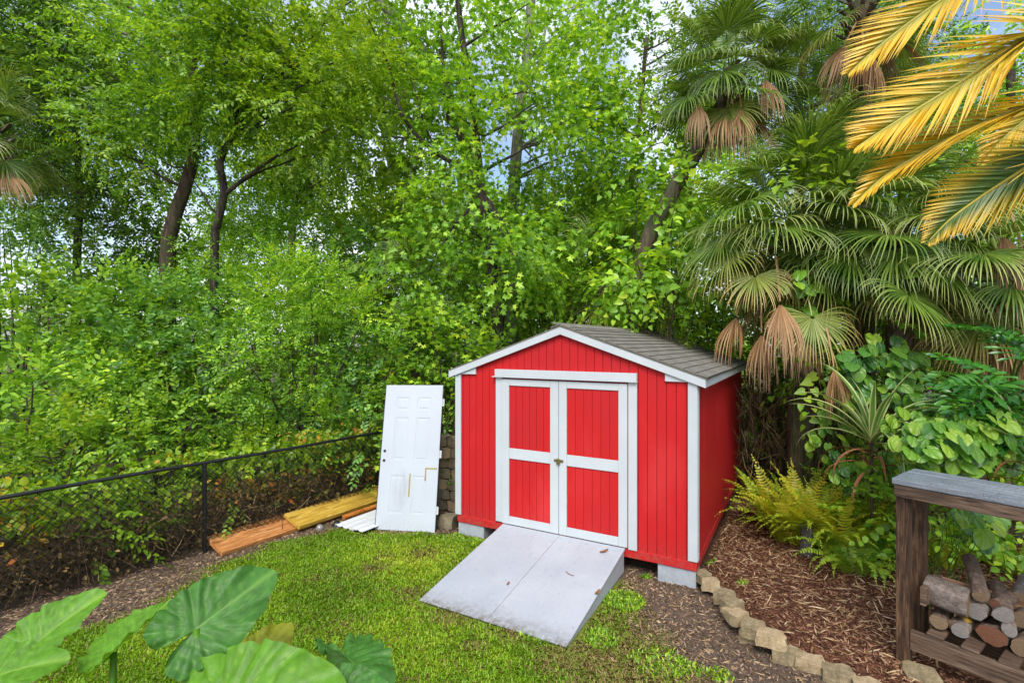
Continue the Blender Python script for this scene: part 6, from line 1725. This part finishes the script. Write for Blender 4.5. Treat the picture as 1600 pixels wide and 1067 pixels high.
def ear_mesh(seed, wid=0.78, cup=0.25, ruff=0.022, arch=0.35):
    """arrow-heart leaf, length 1 from stalk joint (origin) to tip on +x, two lobes behind the joint"""
    r = random.Random(seed); NT_, NR = 96, 16
    ph = r.uniform(0, 6.28)
    out = []
    for i in range(NT_):
        a = 2*math.pi*i/NT_-math.pi          # 0 points to the tip
        c_, s_ = math.cos(a), math.sin(a); aa = abs(a)
        # radius by angle: tip 1, sides wid/2, rear lobes, notch at pi
        tip = math.exp(-(aa/0.55)**1.3)*0.52
        body = 0.44*(1+0.10*math.cos(aa))*wid/0.78
        lobe = 0.10*math.exp(-((aa-2.45)/0.40)**2)
        notch = 1-0.93*math.exp(-((math.pi-aa)/0.17)**2)
        out.append((a, (tip+body+lobe)*notch))
    V, vein = [], []
    nv = 7
    for j in range(1, NR+1):
        k = j/NR
        for a, rad in out:
            x, y = rad*k*math.cos(a), rad*k*math.sin(a); aa = abs(a)
            # side veins leave the midrib forwards
            v = math.exp(-(y/0.012)**2) if x > 0 else 0.0
            xs_ = x-0.42*abs(y); ph_ = (xs_+0.30)*nv/1.0
            sv = abs(((ph_+0.5) % 1.0)-0.5)
            vv = math.exp(-(sv/0.045)**2)*(1 if rad*k > 0.03 else 0)
            puff = 0.007*math.cos(2*math.pi*ph_+math.pi)*min(1, abs(y)/0.08)
            ruffle = 1.4*ruff*k**3*(math.sin(a*11+ph)+0.7*math.sin(a*19+2*ph)+0.5*math.sin(a*31+ph))
            z = cup*abs(y)*(1-0.5*k)+cup*0.5*y*y-arch*x*abs(x)*0.5+ruffle+puff
            V.append((x*(1+0.02*math.sin(a*17+ph)*k), y*(1+0.02*math.sin(a*23)*k), z)); vein.append(min(1, max(v, 0.75*vv)))
    V.append((0, 0, 0)); vein.append(1.0); c0 = len(V)-1
    F = []
    for j in range(NR-1):
        for i in range(NT_-1): F.append((j*NT_+i, j*NT_+i+1, (j+1)*NT_+i+1, (j+1)*NT_+i))
    for i in range(NT_-1): F.append((c0, i+1, i))
    me = bpy.data.meshes.new('leaf'); me.from_pydata(V, [], [f[::-1] if False else f for f in F]); me.shade_smooth()
    at = me.attributes.new('vein', 'FLOAT', 'POINT'); at.data.foreach_set('value', np.array(vein, dtype=np.float32)); me.update()
    return me
def ear_plant(label, base, leaves, seed):
    root = empty('elephant_ear_plant', base, 0, label, 'plant', 'elephant ears in the foreground')
    for k, (j, tip, up, wid, cup, ruff, arch, m, root_at) in enumerate(leaves):
        d = tip-j; L = d.length
        me = ear_mesh(seed*10+k, wid, cup, ruff, arch); me.materials.append(m)
        lf = link_mesh('leaf', me, None, root, mat_at(j-base, d, up) @ Matrix.Scale(L, 4))
        s0 = Vector(root_at)-base
        e = j-base
        MB().tube(bez(s0, (s0.x*0.4+e.x*0.6, s0.y*0.4+e.y*0.6, e.z*0.75), e, 12), [0.026-0.012*i/11 for i in range(12)], 9).build('stalk', M_ear_l, root, smooth=True)
    return root
b1 = Vector((-1.25, 2.0, 0)); b2 = Vector((-2.15, 2.1, 0)); b3 = Vector((-0.55, 2.0, 0))
U = lambda x, y, z: Vector((x, y, z))
ear_plant('elephant ear plant with the largest dark wet leaf in front of the lawn', b1, [
    (P(307, 982, 2.35), P(430, 888, 2.62), U(0.15, -0.85, 0.45), 0.80, 0.10, 0.024, 0.15, M_ear, (-1.25, 2.0, 0)),
    (P(345, 1120, 2.1), P(535, 1090, 2.05), U(0.05, -0.62, 0.8), 0.88, 0.12, 0.022, 0.25, M_ear_l, (-1.2, 1.95, 0)),
    (P(395, 1040, 2.7), P(455, 968, 2.95), U(0.1, -0.8, 0.5), 0.8, 0.12, 0.03, 0.2, M_ear_y, (-1.15, 2.2, 0))], 1)
ear_plant('elephant ear plant with folded bright leaves cut by the photo edge', b2, [
    (P(50, 1010, 2.45), P(158, 920, 2.65), U(-0.25, -0.75, 0.5), 0.82, 0.35, 0.02, 0.2, M_ear_l, (-2.15, 2.1, 0)),
    (P(178, 1018, 2.45), P(250, 950, 2.6), U(-0.45, -0.3, 0.8), 1.15, 0.5, 0.025, 0.1, M_ear_l, (-1.75, 2.2, 0)),
    (P(-20, 1060, 2.2), P(90, 1022, 2.3), U(-0.1, -0.5, 0.8), 1.0, 0.2, 0.02, 0.3, M_ear_l, (-2.1, 2.0, 0))], 2)
ear_plant('small elephant ear plant with drooping blue green leaf near the photo bottom', b3, [
    (P(545, 1030, 2.5), P(605, 1085, 2.25), U(0.5, -0.2, 0.8), 0.8, 0.5, 0.03, 0.3, M_ear, (-0.62, 2.05, 0)),
    (P(520, 1085, 2.2), P(600, 1070, 2.2), U(0.0, -0.5, 0.9), 0.9, 0.2, 0.02, 0.2, M_ear, (-0.65, 2.0, 0))], 3)

# ---------------------------------------------------------------- far wood closing the view
r = np.random.RandomState(99)
C, Rd = [], []
for i in range(540):
    a = r.uniform(-62, 62); dist = r.uniform(19, 27); x = dist*math.sin(R(a)); y = dist*math.cos(R(a))
    px = CX+FPX*x/y
    top = 15.0 if px < 470 else (8.8 if px < 1060 else 14.0)
    C.append((x, y, r.uniform(0.3, top))); Rd.append(r.uniform(0.9, 1.5))
o = clumps_foliage('treeline', 'far', np.array(C), np.array(Rd), 30, LM['light'], None, 991, 2.1, (0, 0, 0), 0.8)
tag(o, 'far wood of mixed green trees closing the view behind the thicket', 'wood', None, 'stuff')
print('TRIS total', TRI[0])
